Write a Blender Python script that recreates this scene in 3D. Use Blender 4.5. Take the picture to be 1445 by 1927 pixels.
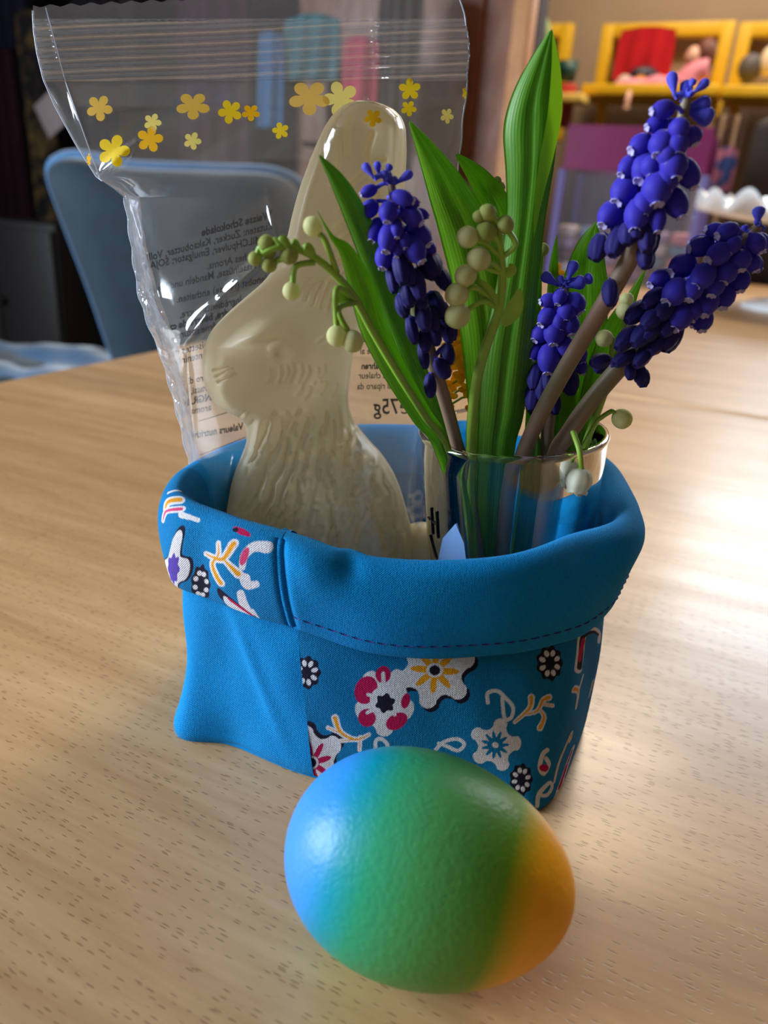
import bpy, bmesh, math, random
import numpy as np
from mathutils import Vector, Matrix
random.seed(7); np.random.seed(7)
for o in list(bpy.data.objects): bpy.data.objects.remove(o)
S = bpy.context.scene; COL = S.collection
TZ = 0.75                      # height of the table top above the floor; z=0 below means the table top

# ---------------------------------------------------------------- camera
FPX = 1392.0; CH = 0.14; PITCH = math.radians(22.6); ROLL = math.radians(4.0)
fwd = np.array([0, math.cos(PITCH), -math.sin(PITCH)]); u0 = np.array([0, math.sin(PITCH), math.cos(PITCH)]); r0 = np.array([1., 0, 0])
RV = math.cos(ROLL)*r0+math.sin(ROLL)*u0; UV = -math.sin(ROLL)*r0+math.cos(ROLL)*u0
CP = np.array([0, 0, CH])
cd = bpy.data.cameras.new('camera'); cam = bpy.data.objects.new('camera', cd); COL.objects.link(cam); S.camera = cam
m = Matrix(((RV[0], UV[0], -fwd[0], 0), (RV[1], UV[1], -fwd[1], 0), (RV[2], UV[2], -fwd[2], CH+TZ), (0, 0, 0, 1)))
cam.matrix_world = m
cd.sensor_fit = 'VERTICAL'; cd.sensor_height = 36; cd.lens = 36*FPX/1927; cd.clip_start = 0.01; cd.clip_end = 50
cd.dof.use_dof = True; cd.dof.focus_distance = 0.185; cd.dof.aperture_fstop = 13

# ---------------------------------------------------------------- light
S.view_settings.view_transform = 'Standard'; S.view_settings.look = 'None'; S.view_settings.gamma = 1
S.view_settings.use_curve_mapping = False; S.view_settings.exposure = 0.08
wd = bpy.data.worlds.new('world'); S.world = wd; wd.use_nodes = True
wd.node_tree.nodes['Background'].inputs[0].default_value = (.55, .6, .7, 1); wd.node_tree.nodes['Background'].inputs[1].default_value = .3
GA = math.radians(-24)
E1 = np.array([math.cos(GA), math.sin(GA), 0]); E2 = np.array([-math.sin(GA), math.cos(GA), 0]); EZ = np.array([0, 0, 1.])
def rm(a, b, z): return E1*a+E2*b+EZ*z      # room coordinates: along the table grain, across it, above the table
def area(name, c, d, w, h, power, color, spread=180):
    l = bpy.data.lights.new(name, 'AREA'); l.shape = 'RECTANGLE'; l.size = w; l.size_y = h; l.energy = power; l.color = color; l.spread = math.radians(spread)
    o = bpy.data.objects.new(name, l); COL.objects.link(o); o.location = (c[0], c[1], c[2]+TZ)
    o.rotation_euler = Vector(d).to_track_quat('-Z', 'Y').to_euler(); return o
W1 = (-2.45, -1.15, 0.75); W2 = (0.62, 3.3, 1.38)
area('daylight_left', rm(*W1), E1*1.0+E2*0.0, 1.5, 1.3, 170, (.80, .90, 1))
area('daylight_far', rm(*W2), -E2, 1.25, .78, 40, (.88, .93, 1))
area('far_room_lamp', rm(-.2, 2.5, 1.78), -EZ, .6, .6, 34, (1, .82, .62))  # unseen warm fill added under the ceiling to brighten the far wall

# ---------------------------------------------------------------- helpers
def ray(x, y): return fwd+(x-722.5)/FPX*RV+(963.5-y)/FPX*UV
def atz(x, y, z): d = ray(x, y); return CP+d*(z-CH)/d[2]
def aty(x, y, Y): d = ray(x, y); return CP+d*Y/d[1]
def ate(x, y, E): d = ray(x, y); return CP+d*E/(d@E2)
def proj(P):
    v = np.asarray(P)-CP; z = v@fwd; return np.stack([722.5+FPX*(v@RV)/z, 963.5-FPX*(v@UV)/z], -1)
def tag(o, label=None, cat=None, group=None, kind=None):
    if label: o['label'] = label
    if cat: o['category'] = cat
    if group: o['group'] = group
    if kind: o['kind'] = kind
    return o
def empty(name, loc, label, cat, group=None):
    o = bpy.data.objects.new(name, None); COL.objects.link(o); o.location = (loc[0], loc[1], loc[2]+TZ); o.empty_display_size = .01
    return tag(o, label, cat, group)
def rootloc(o):
    v = Vector((0, 0, 0))
    while o: v += o.location; o = o.parent
    return np.array(v)
def mesh(name, V, Fc, mats, parent=None, smooth=True, uv=None, col=None, mi=None, loc=None):
    V = np.asarray(V, float).reshape(-1, 3)+np.array([0, 0, TZ])
    off = rootloc(parent) if parent is not None else np.zeros(3)
    lo = np.zeros(3)
    if parent is None:
        lo = np.array([V[:, 0].mean(), V[:, 1].mean(), V[:, 2].min()]) if loc is None else np.array(loc)+[0, 0, TZ]
    me = bpy.data.meshes.new(name)
    me.from_pydata((V-off-lo).tolist(), [], [tuple(map(int, f)) for f in Fc])
    if not isinstance(mats, (list, tuple)): mats = [mats]
    for m_ in mats: me.materials.append(m_)
    n = len(me.polygons)
    if smooth: me.polygons.foreach_set('use_smooth', np.ones(n, bool))
    if mi is not None: me.polygons.foreach_set('material_index', np.asarray(mi, np.int32))
    if uv is not None:
        li = np.empty(len(me.loops), np.int32); me.loops.foreach_get('vertex_index', li)
        me.uv_layers.new(name='uv').data.foreach_set('uv', np.asarray(uv, np.float32)[li].ravel())
    if col is not None:
        a = me.color_attributes.new('dye', 'FLOAT_COLOR', 'POINT'); c = np.ones((len(V), 4), np.float32); c[:, :3] = col; a.data.foreach_set('color', c.ravel())
    me.update()
    o = bpy.data.objects.new(name, me); COL.objects.link(o); o.location = lo
    if parent is not None: o.parent = parent
    return o
def grid(nu, nv, closeu=False, closev=False):
    i, j = np.meshgrid(np.arange(nu if closeu else nu-1), np.arange(nv if closev else nv-1), indexing='ij')
    i = i.ravel(); j = j.ravel(); i2 = (i+1) % nu; j2 = (j+1) % nv
    return np.stack([i*nv+j, i2*nv+j, i2*nv+j2, i*nv+j2], 1)
def spl(P, n, closed=False, t=None):
    P = np.asarray(P, float); k = len(P)
    if t is None: t = np.linspace(0, k if closed else k-1, n, endpoint=not closed)
    if closed: idx = np.floor(t).astype(int); f = t-idx; g = lambda q: P[(idx+q) % k]
    else: idx = np.clip(np.floor(t).astype(int), 0, k-2); f = t-idx; g = lambda q: P[np.clip(idx+q, 0, k-1)]
    f = f.reshape(f.shape+(1,)*(P.ndim-1)); a, b, c, d = g(-1), g(0), g(1), g(2)
    return .5*(2*b+(c-a)*f+(2*a-5*b+4*c-d)*f*f+(3*b-a-3*c+d)*f**3)
def tube(P, r, nseg=10, caps=True):
    P = np.asarray(P, float); n = len(P); r = np.broadcast_to(r, (n,)).astype(float)
    T = np.gradient(P, axis=0); T /= np.linalg.norm(T, axis=1)[:, None]+1e-12
    a = np.array([0, 0, 1.]) if abs(T[0, 2]) < .9 else np.array([1., 0, 0]); N = np.cross(T[0], a); N /= np.linalg.norm(N); Ns = []
    for k in range(n):
        N = N-T[k]*(N@T[k]); N /= np.linalg.norm(N); Ns.append(N)
    Ns = np.array(Ns); B = np.cross(T, Ns); th = np.linspace(0, 2*math.pi, nseg, endpoint=False)
    V = P[:, None]+r[:, None, None]*(np.cos(th)[None, :, None]*Ns[:, None]+np.sin(th)[None, :, None]*B[:, None])
    Fc = grid(n, nseg, False, True).tolist()
    if caps: Fc += [list(range(nseg))[::-1], [(n-1)*nseg+k for k in range(nseg)]]
    return V.reshape(-1, 3), Fc
def lathe(prof, c, nseg=48, M=None):
    prof = np.array(prof, float); th = np.linspace(0, 2*math.pi, nseg, endpoint=False)
    V = np.stack([prof[:, 0][:, None]*np.cos(th), prof[:, 0][:, None]*np.sin(th), prof[:, 1][:, None]+0*th], -1).reshape(-1, 3)
    if M is not None: V = V@np.array(M).T
    return V+np.array(c), grid(len(prof), nseg, False, True).tolist()
def ell(c, r, nu=16, nv=10, M=None):
    th = np.linspace(0, math.pi, nv); p = np.stack([np.sin(th)*1.0, -np.cos(th)], 1); p[0, 0] = p[-1, 0] = 1e-4
    V, Fc = lathe(p, (0, 0, 0), nu); V = V*np.broadcast_to(r, (3,))
    if M is not None: V = V@np.array(M).T
    return V+np.array(c), Fc
def join(L):
    V = []; Fc = []; n = 0
    for v, f in L:
        V.append(np.asarray(v)); Fc += [[int(i)+n for i in q] for q in f]; n += len(v)
    return np.concatenate(V), Fc
def box(c, s, ax=(E1, E2, EZ), bev=0):
    c = np.array(c, float); s = np.array(s)/2.
    if bev <= 0:
        V = [c+ax[0]*s[0]*i+ax[1]*s[1]*j+ax[2]*s[2]*k for i in (-1, 1) for j in (-1, 1) for k in (-1, 1)]
        return np.array(V), [[0, 1, 3, 2], [4, 6, 7, 5], [0, 4, 5, 1], [2, 3, 7, 6], [0, 2, 6, 4], [1, 5, 7, 3]]
    bm = bmesh.new(); bmesh.ops.create_cube(bm, size=1)
    for v in bm.verts: v.co = Vector((v.co.x*2*s[0], v.co.y*2*s[1], v.co.z*2*s[2]))
    bmesh.ops.bevel(bm, geom=bm.edges[:], offset=bev, segments=2, affect='EDGES', profile=.5)
    bm.verts.index_update(); V = np.array([c+ax[0]*v.co.x+ax[1]*v.co.y+ax[2]*v.co.z for v in bm.verts]); Fc = [[v.index for v in f.verts] for f in bm.faces]; bm.free()
    return V, Fc
def prism(poly, z0, z1):
    n = len(poly); V = np.array([[p[0], p[1], z0] for p in poly]+[[p[0], p[1], z1] for p in poly])
    return V, [list(range(n))[::-1], list(range(n, 2*n))]+[[i, (i+1) % n, n+(i+1) % n, n+i] for i in range(n)]
def srgb(r, g, b):
    f = lambda c: (c/255/12.92 if c/255 <= .04045 else ((c/255+.055)/1.055)**2.4)
    return (f(r), f(g), f(b))
# ---------------------------------------------------------------- materials
def newmat(name):
    m_ = bpy.data.materials.new(name); m_.use_nodes = True; nt = m_.node_tree; p = nt.nodes['Principled BSDF']; return m_, nt, p
def L_(nt, a, b): nt.links.new(a, b)
def setp(p, **k):
    for a, b in k.items():
        n = a.replace('_', ' ')
        if n in p.inputs: p.inputs[n].default_value = b
def coords(nt, scale=(1, 1, 1), rot=(0, 0, 0), out='Object'):
    tc = nt.nodes.new('ShaderNodeTexCoord'); mp = nt.nodes.new('ShaderNodeMapping'); mp.inputs['Scale'].default_value = scale; mp.inputs['Rotation'].default_value = rot
    L_(nt, tc.outputs[out], mp.inputs['Vector']); return mp.outputs[0]
def noise(nt, vec, scale, detail=3, rough=.5, dist=0):
    n = nt.nodes.new('ShaderNodeTexNoise'); n.inputs['Scale'].default_value = scale; n.inputs['Detail'].default_value = detail; n.inputs['Roughness'].default_value = rough; n.inputs['Distortion'].default_value = dist
    if vec is not None: L_(nt, vec, n.inputs['Vector'])
    return n.outputs['Fac']
def ramp(nt, fac, stops):
    r = nt.nodes.new('ShaderNodeValToRGB'); e = r.color_ramp.elements
    while len(e) > 1: e.remove(e[0])
    e[0].position = stops[0][0]; e[0].color = (*stops[0][1], 1)
    for p_, c in stops[1:]: q = e.new(p_); q.color = (*c, 1)
    L_(nt, fac, r.inputs[0]); return r.outputs[0]
def bump(nt, p, h, strength=.3, dist=.001):
    b = nt.nodes.new('ShaderNodeBump'); b.inputs['Strength'].default_value = strength; b.inputs['Distance'].default_value = dist
    L_(nt, h, b.inputs['Height']); L_(nt, b.outputs[0], p.inputs['Normal']); return b
def mixc(nt, fac, a, b, mode='MIX'):
    n = nt.nodes.new('ShaderNodeMix'); n.data_type = 'RGBA'; n.blend_type = mode
    for s, v in ((0, fac), (6, a), (7, b)):
        if hasattr(v, 'is_linked'): L_(nt, v, n.inputs[s])
        elif s == 0: n.inputs[0].default_value = v
        else: n.inputs[s].default_value = (*v, 1)
    return n.outputs[2]
def math_(nt, op, a, b=0):
    n = nt.nodes.new('ShaderNodeMath'); n.operation = op
    for s, v in ((0, a), (1, b)):
        if hasattr(v, 'is_linked'): L_(nt, v, n.inputs[s])
        else: n.inputs[s].default_value = v
    return n.outputs[0]
def plain(name, rgb, rough=.5, var=.12, scale=30, bmp=0, bscale=200, **k):
    m_, nt, p = newmat(name); c = srgb(*rgb); v = coords(nt)
    f = noise(nt, v, scale, 4)
    L_(nt, ramp(nt, f, [(.3, tuple(x*(1-var) for x in c)), (.7, tuple(min(1, x*(1+var)) for x in c))]), p.inputs['Base Color'])
    setp(p, Roughness=rough, **k)
    if bmp: bump(nt, p, noise(nt, v, bscale, 3), bmp, .0005)
    return m_
def fabric(name, rgb=None, weave=1.0, sheen=.15, bscale=1.0):
    """cotton: a fine over-under weave along the uv (millimetres) plus slubs"""
    m_, nt, p = newmat(name); uvc = coords(nt, out='UV'); sep = nt.nodes.new('ShaderNodeSeparateXYZ'); L_(nt, uvc, sep.inputs[0])
    k = 2*math.pi/(.55*bscale)
    su = math_(nt, 'SINE', math_(nt, 'MULTIPLY', sep.outputs[0], k)); sv = math_(nt, 'SINE', math_(nt, 'MULTIPLY', sep.outputs[1], k))
    w = math_(nt, 'MULTIPLY', su, sv); n1 = noise(nt, coords(nt, (.35, 2.2, 1), out='UV'), 1.6, 3); n2 = noise(nt, coords(nt, (2.2, .35, 1), out='UV'), 1.6, 3)
    h = math_(nt, 'ADD', math_(nt, 'MULTIPLY', w, .35), math_(nt, 'ADD', n1, n2)); bump(nt, p, h, .55*weave, .0003)
    if rgb:
        c = srgb(*rgb); base = ramp(nt, math_(nt, 'MULTIPLY', math_(nt, 'ADD', n1, n2), .5), [(.35, tuple(x*.86 for x in c)), (.65, tuple(min(1, x*1.12) for x in c))])
    else:
        at = nt.nodes.new('ShaderNodeAttribute'); at.attribute_name = 'dye'
        g = ramp(nt, math_(nt, 'ADD', math_(nt, 'MULTIPLY', w, .12), math_(nt, 'MULTIPLY', math_(nt, 'ADD', n1, n2), .5)), [(.3, (.78,)*3), (.7, (1.15,)*3)])
        base = mixc(nt, 1.0, at.outputs['Color'], g, 'MULTIPLY')
    L_(nt, base, p.inputs['Base Color']); setp(p, Roughness=.8, Sheen_Weight=sheen, Sheen_Roughness=.4); p.inputs['Specular IOR Level'].default_value = .12
    return m_
def wood(name, c1, c2, axis_rot, rough=.35, coat=.3, pores=True, sc=1.0):
    m_, nt, p = newmat(name); v = coords(nt, (1, 1, 1), (0, 0, axis_rot))
    st = nt.nodes.new('ShaderNodeMapping'); st.inputs['Scale'].default_value = (3*sc, 34*sc, 10); L_(nt, v, st.inputs['Vector'])
    f1 = noise(nt, st.outputs[0], 2.2, 5, .6, .4)
    st2 = nt.nodes.new('ShaderNodeMapping'); st2.inputs['Scale'].default_value = (14*sc, 160*sc, 10); L_(nt, v, st2.inputs['Vector']); f2 = noise(nt, st2.outputs[0], 2, 4, .65)
    f = math_(nt, 'ADD', math_(nt, 'MULTIPLY', f1, .6), math_(nt, 'MULTIPLY', f2, .4))
    base = ramp(nt, f, [(.32, srgb(*c1)), (.66, srgb(*c2))])
    # staves of slightly different tone
    br = nt.nodes.new('ShaderNodeTexBrick'); br.inputs['Scale'].default_value = 1; br.inputs['Brick Width'].default_value = 2.2; br.inputs['Row Height'].default_value = .062; br.inputs['Mortar Size'].default_value = .0; br.offset = .37
    br.inputs['Color1'].default_value = (.86, .85, .84, 1); br.inputs['Color2'].default_value = (1.06, 1.05, 1.04, 1); L_(nt, v, br.inputs['Vector'])
    base = mixc(nt, 1.0, base, br.outputs['Color'], 'MULTIPLY')
    if pores:
        mp = nt.nodes.new('ShaderNodeMapping'); mp.inputs['Scale'].default_value = (260, 1500, 1); L_(nt, v, mp.inputs['Vector'])
        vo = nt.nodes.new('ShaderNodeTexVoronoi'); vo.feature = 'F1'; vo.inputs['Scale'].default_value = 1; vo.inputs['Randomness'].default_value = 1; L_(nt, mp.outputs[0], vo.inputs['Vector'])
        dn = ramp(nt, vo.outputs['Distance'], [(.0, (1, 1, 1)), (.20, (1, 1, 1)), (.32, (0, 0, 0))])
        sc_ = nt.nodes.new('ShaderNodeSeparateColor'); L_(nt, vo.outputs['Color'], sc_.inputs[0])
        gate = math_(nt, 'MULTIPLY', dn, math_(nt, 'GREATER_THAN', sc_.outputs[0], .45))
        base = mixc(nt, math_(nt, 'MULTIPLY', gate, .5), base, srgb(126, 84, 52)); bump(nt, p, math_(nt, 'MULTIPLY', gate, -1), .25, .0003)
    L_(nt, base, p.inputs['Base Color'])
    rr = ramp(nt, noise(nt, st.outputs[0], 1.4, 4), [(.3, (rough-.07,)*3), (.7, (rough+.1,)*3)]); L_(nt, rr, p.inputs['Roughness'])
    setp(p, Coat_Weight=coat, Coat_Roughness=.24)
    return m_
def leafmat(name, c1, c2, trans=.45):
    m_, nt, p = newmat(name); uvc = coords(nt, out='UV'); sep = nt.nodes.new('ShaderNodeSeparateXYZ'); L_(nt, uvc, sep.inputs[0])
    s = math_(nt, 'SINE', math_(nt, 'MULTIPLY', sep.outputs[0], 105)); f = math_(nt, 'ADD', math_(nt, 'MULTIPLY', s, .09), noise(nt, coords(nt, (9, .6, 1), out='UV'), 3, 4))
    col = ramp(nt, f, [(.25, srgb(*c1)), (.75, srgb(*c2))]); L_(nt, col, p.inputs['Base Color']); setp(p, Roughness=.42); bump(nt, p, s, .10, .0002)
    tr = nt.nodes.new('ShaderNodeBsdfTranslucent'); tcol = mixc(nt, 1.0, col, (1.35, 1.45, .35), 'MULTIPLY'); L_(nt, tcol, tr.inputs[0])
    mx = nt.nodes.new('ShaderNodeMixShader'); mx.inputs[0].default_value = trans; out = nt.nodes['Material Output']
    L_(nt, p.outputs[0], mx.inputs[1]); L_(nt, tr.outputs[0], mx.inputs[2]); L_(nt, mx.outputs[0], out.inputs[0]); return m_
def glassmat(name, tint=(1, 1, 1), rough=0.0, ior=1.45):
    m_, nt, p = newmat(name); setp(p, Roughness=rough, IOR=ior, Base_Color=(*tint, 1)); p.inputs['Transmission Weight'].default_value = 1
    return m_
def filmmat(name, haze=.05, gl=.10, bm=.5, sc=120, tint=(.97, .98, 1)):
    m_, nt, p = newmat(name); nt.nodes.remove(p); out = nt.nodes['Material Output']
    tr = nt.nodes.new('ShaderNodeBsdfTransparent'); tr.inputs[0].default_value = (*tint, 1); g = nt.nodes.new('ShaderNodeBsdfGlossy'); g.inputs['Roughness'].default_value = .09
    g.inputs['Color'].default_value = (.95, .97, 1, 1)
    v = coords(nt); h = math_(nt, 'ADD', noise(nt, v, sc, 3, .55, .8), math_(nt, 'MULTIPLY', noise(nt, v, sc*6, 2), .12)); b = nt.nodes.new('ShaderNodeBump'); b.inputs['Strength'].default_value = bm; b.inputs['Distance'].default_value = .002
    L_(nt, h, b.inputs['Height']); L_(nt, b.outputs[0], g.inputs['Normal'])
    fr = nt.nodes.new('ShaderNodeFresnel'); fr.inputs['IOR'].default_value = 1.5; L_(nt, b.outputs[0], fr.inputs['Normal'])
    fac = math_(nt, 'ADD', math_(nt, 'MULTIPLY', fr.outputs[0], 1.3), gl-.05)
    m1 = nt.nodes.new('ShaderNodeMixShader'); L_(nt, fac, m1.inputs[0]); L_(nt, tr.outputs[0], m1.inputs[1]); L_(nt, g.outputs[0], m1.inputs[2])
    df = nt.nodes.new('ShaderNodeBsdfDiffuse'); df.inputs[0].default_value = (.8, .84, .9, 1); tl = nt.nodes.new('ShaderNodeBsdfTranslucent'); tl.inputs[0].default_value = (.8, .84, .9, 1)
    a = nt.nodes.new('ShaderNodeMixShader'); L_(nt, df.outputs[0], a.inputs[1]); L_(nt, tl.outputs[0], a.inputs[2])
    m2 = nt.nodes.new('ShaderNodeMixShader'); m2.inputs[0].default_value = haze; L_(nt, m1.outputs[0], m2.inputs[1]); L_(nt, a.outputs[0], m2.inputs[2]); L_(nt, m2.outputs[0], out.inputs[0]); return m_
def petalmat(name, c1, c2, tr=.25):
    m_, nt, p = newmat(name); f = noise(nt, coords(nt), 300, 3); col = ramp(nt, f, [(.3, srgb(*c1)), (.7, srgb(*c2))]); L_(nt, col, p.inputs['Base Color']); setp(p, Roughness=.62, Sheen_Weight=.1); p.inputs['Specular IOR Level'].default_value = .25
    tl = nt.nodes.new('ShaderNodeBsdfTranslucent'); L_(nt, col, tl.inputs[0]); mx = nt.nodes.new('ShaderNodeMixShader'); mx.inputs[0].default_value = tr; L_(nt, p.outputs[0], mx.inputs[1]); L_(nt, tl.outputs[0], mx.inputs[2]); L_(nt, mx.outputs[0], nt.nodes['Material Output'].inputs[0]); return m_
def emis(name, rgb, s):
    m_, nt, p = newmat(name); setp(p, Base_Color=(0, 0, 0, 1)); p.inputs['Emission Color'].default_value = (*srgb(*rgb), 1); p.inputs['Emission Strength'].default_value = s; return m_
M = {}
M['table'] = wood('beech_varnished', (186, 144, 98), (218, 180, 132), -GA, .36, .35)
M['post'] = wood('pale_pine', (196, 132, 76), (218, 158, 100), 0, .5, .1, False)
M['brown'] = wood('dark_brown_wood', (120, 66, 32), (150, 88, 46), math.pi/2, .5, .15, False)
M['blue'] = fabric('turquoise_cotton', (0, 136, 208), 1.2, .04); M['print'] = fabric('printed_cotton', None, 1.2, .04); M['liner'] = fabric('liner_cotton', (22, 130, 180))
M['thread'] = plain('purple_thread', (44, 20, 110), .7)
M['green1'] = leafmat('leaf_green', (100, 156, 22), (142, 192, 48), .5); M['green2'] = leafmat('leaf_deep_green', (66, 124, 30), (104, 158, 54), .42)
M['green3'] = leafmat('leaf_mid_green', (76, 138, 26), (112, 172, 48), .42); M['stem'] = plain('lily_stem', (140, 182, 60), .45, .15, 80); M['mstem'] = None

# ================================================================ room
def struct(name, V, Fc, mat): o = mesh(name, V, Fc, mat, smooth=False); tag(o, kind='structure'); return o
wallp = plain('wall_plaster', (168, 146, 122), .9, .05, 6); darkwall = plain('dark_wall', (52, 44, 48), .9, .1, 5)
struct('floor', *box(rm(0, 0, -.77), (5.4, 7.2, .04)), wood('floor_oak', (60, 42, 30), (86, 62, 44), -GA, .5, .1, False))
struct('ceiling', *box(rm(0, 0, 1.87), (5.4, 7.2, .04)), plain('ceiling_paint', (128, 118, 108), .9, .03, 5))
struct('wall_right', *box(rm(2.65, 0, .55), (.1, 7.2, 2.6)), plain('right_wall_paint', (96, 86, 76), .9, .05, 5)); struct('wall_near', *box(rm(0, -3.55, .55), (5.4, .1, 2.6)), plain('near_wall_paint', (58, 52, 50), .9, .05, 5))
def wall_hole(name, axis, pos, lo, hi, h, mat):
    """wall with a window opening: axis 'a' = wall at constant e1, 'b' = at constant e2"""
    L = []; (p0, p1), (z0, z1) = (h[0]-h[2]/2, h[0]+h[2]/2), (h[1]-h[3]/2, h[1]+h[3]/2)
    for (q0, q1, y0, y1) in ((lo, p0, -.75, 1.85), (p1, hi, -.75, 1.85), (p0, p1, -.75, z0), (p0, p1, z1, 1.85)):
        c = ((q0+q1)/2, (y0+y1)/2); s = (q1-q0, y1-y0)
        L.append(box(rm(pos, c[0], c[1]), (.1, s[0], s[1])) if axis == 'a' else box(rm(c[0], pos, c[1]), (s[0], .1, s[1])))
    return struct(name, *join(L), mat)
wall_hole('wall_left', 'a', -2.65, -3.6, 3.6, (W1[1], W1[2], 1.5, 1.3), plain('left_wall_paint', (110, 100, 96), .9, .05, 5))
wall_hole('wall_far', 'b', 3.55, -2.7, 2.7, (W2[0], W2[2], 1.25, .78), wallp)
def window(name, c, w, h, ax, n):
    fr = plain(name+'_frame_paint', (230, 228, 224), .4, .03); L = []
    o = struct(name, *join([box(c+ax*s*(w/2-.02), (.05, .05, h) if ax is E1 else (.05, .05, h)) for s in (-1, 1)]+[box(c+EZ*s*(h/2-.02), (w, .05, .05) if ax is E1 else (.05, w, .05)) for s in (-1, 1)]), fr)
    for k in range(1, n): mesh('mullion', *box(c+ax*(k/n-.5)*w, (.04, .04, h)), fr, o, False)
    for k in range(n):
        mesh('pane', *box(c+ax*((k+.5)/n-.5)*w-(E2 if ax is E1 else E1)*0.0, (w/n-.05, .006, h-.08) if ax is E1 else (.006, w/n-.05, h-.08)), M['pane'], o, False)
    return o
M['pane'] = filmmat('window_pane', 0, .05, 0)
window('window_1', rm(W1[0]-.18, W1[1], W1[2]), 1.5, 1.3, E2, 3)
window('window_2', rm(W2[0], W2[1]+.22, W2[2]), 1.25, .78, E1, 2)
# the dark partition with its pale timber post, left of the way through to the far room
PE = 1.9
pa, pb = ate(930, 330, PE)@E1, ate(978, 200, PE)@E1
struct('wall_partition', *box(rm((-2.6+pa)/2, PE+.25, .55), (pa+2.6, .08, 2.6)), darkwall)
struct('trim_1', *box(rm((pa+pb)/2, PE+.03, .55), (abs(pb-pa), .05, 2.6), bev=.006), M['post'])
dr = struct('door_1', *box(rm(pa-.34, PE+.18, .2), (.64, .05, 1.9), bev=.004), M['brown'])
mesh('door_panel', *box(rm(pa-.34, PE+.148, .62), (.44, .012, .7), bev=.004), M['brown'], dr, False); mesh('door_panel', *box(rm(pa-.34, PE+.148, -.3), (.44, .012, .7), bev=.004), M['brown'], dr, False)
mesh('door_handle', *tube([rm(pa-.60, PE+.15, .28), rm(pa-.60, PE+.10, .28), rm(pa-.50, PE+.095, .28)], .008), plain('door_brass', (150, 120, 60), .3, Metallic=1.0), dr)

# ================================================================ tables
def round_poly(a0, a1, b0, b1, r, n=10):
    P = []
    for (ca, cb, t0) in ((a1-r, b1-r, 0), (a0+r, b1-r, 90), (a0+r, b0+r, 180), (a1-r, b0+r, 270)):
        for k in range(n+1):
            t = math.radians(t0+90*k/n); P.append(E1*(ca+r*math.cos(t))+E2*(cb+r*math.sin(t)))
    return P
JB = .66
def table(name, label, a0, a1, b0, b1, r):
    root = empty(name, rm((a0+a1)/2, (b0+b1)/2, -.75), label, 'table')
    prof = [(0, -.03), (0, -.006), (.0018, -.0018), (.006, 0)]
    n = None; Vs = []
    for off, z in prof: P = round_poly(a0+off, a1-off, b0+off, b1-off, r); Vs.append([[p[0], p[1], z] for p in P]); n = len(P)
    V = np.array(Vs).reshape(-1, 3); Fc = []
    for k in range(3): Fc += [[k*n+i, k*n+(i+1) % n, (k+1)*n+(i+1) % n, (k+1)*n+i] for i in range(n)]
    Fc += [list(range(3*n, 4*n)), list(range(n))[::-1]]
    mesh('tabletop', V, Fc, M['table'], root, False)
    for a in (a0+.12, a1-.12):
        for b in (b0+.1, b1-.1): mesh('leg', *box(rm(a, b, -.39), (.06, .06, .72), bev=.004), M['table'], root, False)
    for b in (b0+.1, b1-.1): mesh('apron', *box(rm((a0+a1)/2, b, -.07), (a1-a0-.3, .022, .08)), M['table'], root, False)
table('dining_table', 'pale beech dining table in front, carrying the fabric basket and the egg', -.487, 1.3, -.25, JB-.0006, .05)
table('dining_table', 'second pale beech table behind the front one, carrying the white ruffled stand', -.487, 1.3, JB+.0006, 2.35, .05)

# ================================================================ egg
EGGC = np.array([.0133, .1075, .0217])
def make_egg():
    ax = np.array([.975, -.2, -.05]); ax /= np.linalg.norm(ax)
    a = .0284; b = .0212; n = 160; th = np.linspace(0, math.pi, n); x = -a*np.cos(th); k = .10
    r = b*np.sin(th)*(1-k*(x/a)*.9)
    # blunt end to the left
    s = np.array([0, 0, 1.])-ax*ax[2]; s /= np.linalg.norm(s); t = np.cross(ax, s); ph = np.linspace(0, 2*math.pi, 128, endpoint=False)
    r[0] = r[-1] = 1e-6
    V = x[:, None, None]*ax+r[:, None, None]*(np.cos(ph)[None, :, None]*s+np.sin(ph)[None, :, None]*t); V = V.reshape(-1, 3)
    V += EGGC-np.array([0, 0, EGGC[2]+V[:, 2].min()])
    m_, nt, p = newmat('dyed_eggshell'); at = nt.nodes.new('ShaderNodeAttribute'); at.attribute_name = 'dye'; L_(nt, at.outputs['Color'], p.inputs['Base Color'])
    v = coords(nt); h = math_(nt, 'ADD', noise(nt, v, 900, 2, .5), math_(nt, 'MULTIPLY', noise(nt, v, 320, 2, .5), .8)); bump(nt, p, h, .5, .00022)
    setp(p, Roughness=.40, Subsurface_Weight=0, Coat_Weight=.0, Coat_Roughness=.3); p.inputs['Specular IOR Level'].default_value = .32; p.inputs['Subsurface Radius'].default_value = (.002, .002, .001)
    # dye runs in soft bands over the shell
    xx = np.repeat(x/a, 128); phs = np.tile(ph, n); pass
    q = xx-.12*np.cos(phs)*np.sqrt(np.clip(1-xx**2, 0, 1))+.02*np.sin(3*phs)
    keys = [(-1.2, (70, 140, 235)), (-.78, (50, 140, 228)), (-.58, (0, 146, 170)), (-.40, (40, 156, 116)), (-.1, (74, 158, 88)), (.25, (90, 156, 62)), (.42, (106, 158, 24)), (.52, (196, 172, 0)), (.64, (250, 176, 0)), (1.2, (252, 160, 0))]
    C_ = np.array([srgb(*c) for _, c in keys]); kp = np.array([k_ for k_, _ in keys]); col = np.stack([np.interp(q, kp, C_[:, i]) for i in range(3)], 1)
    o = mesh('dyed_egg', V, grid(n, 128, False, True), m_, col=col); tag(o, 'shiny egg dyed blue, green and orange, lying in front of the fabric basket', 'egg'); return V
make_egg()

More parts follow.
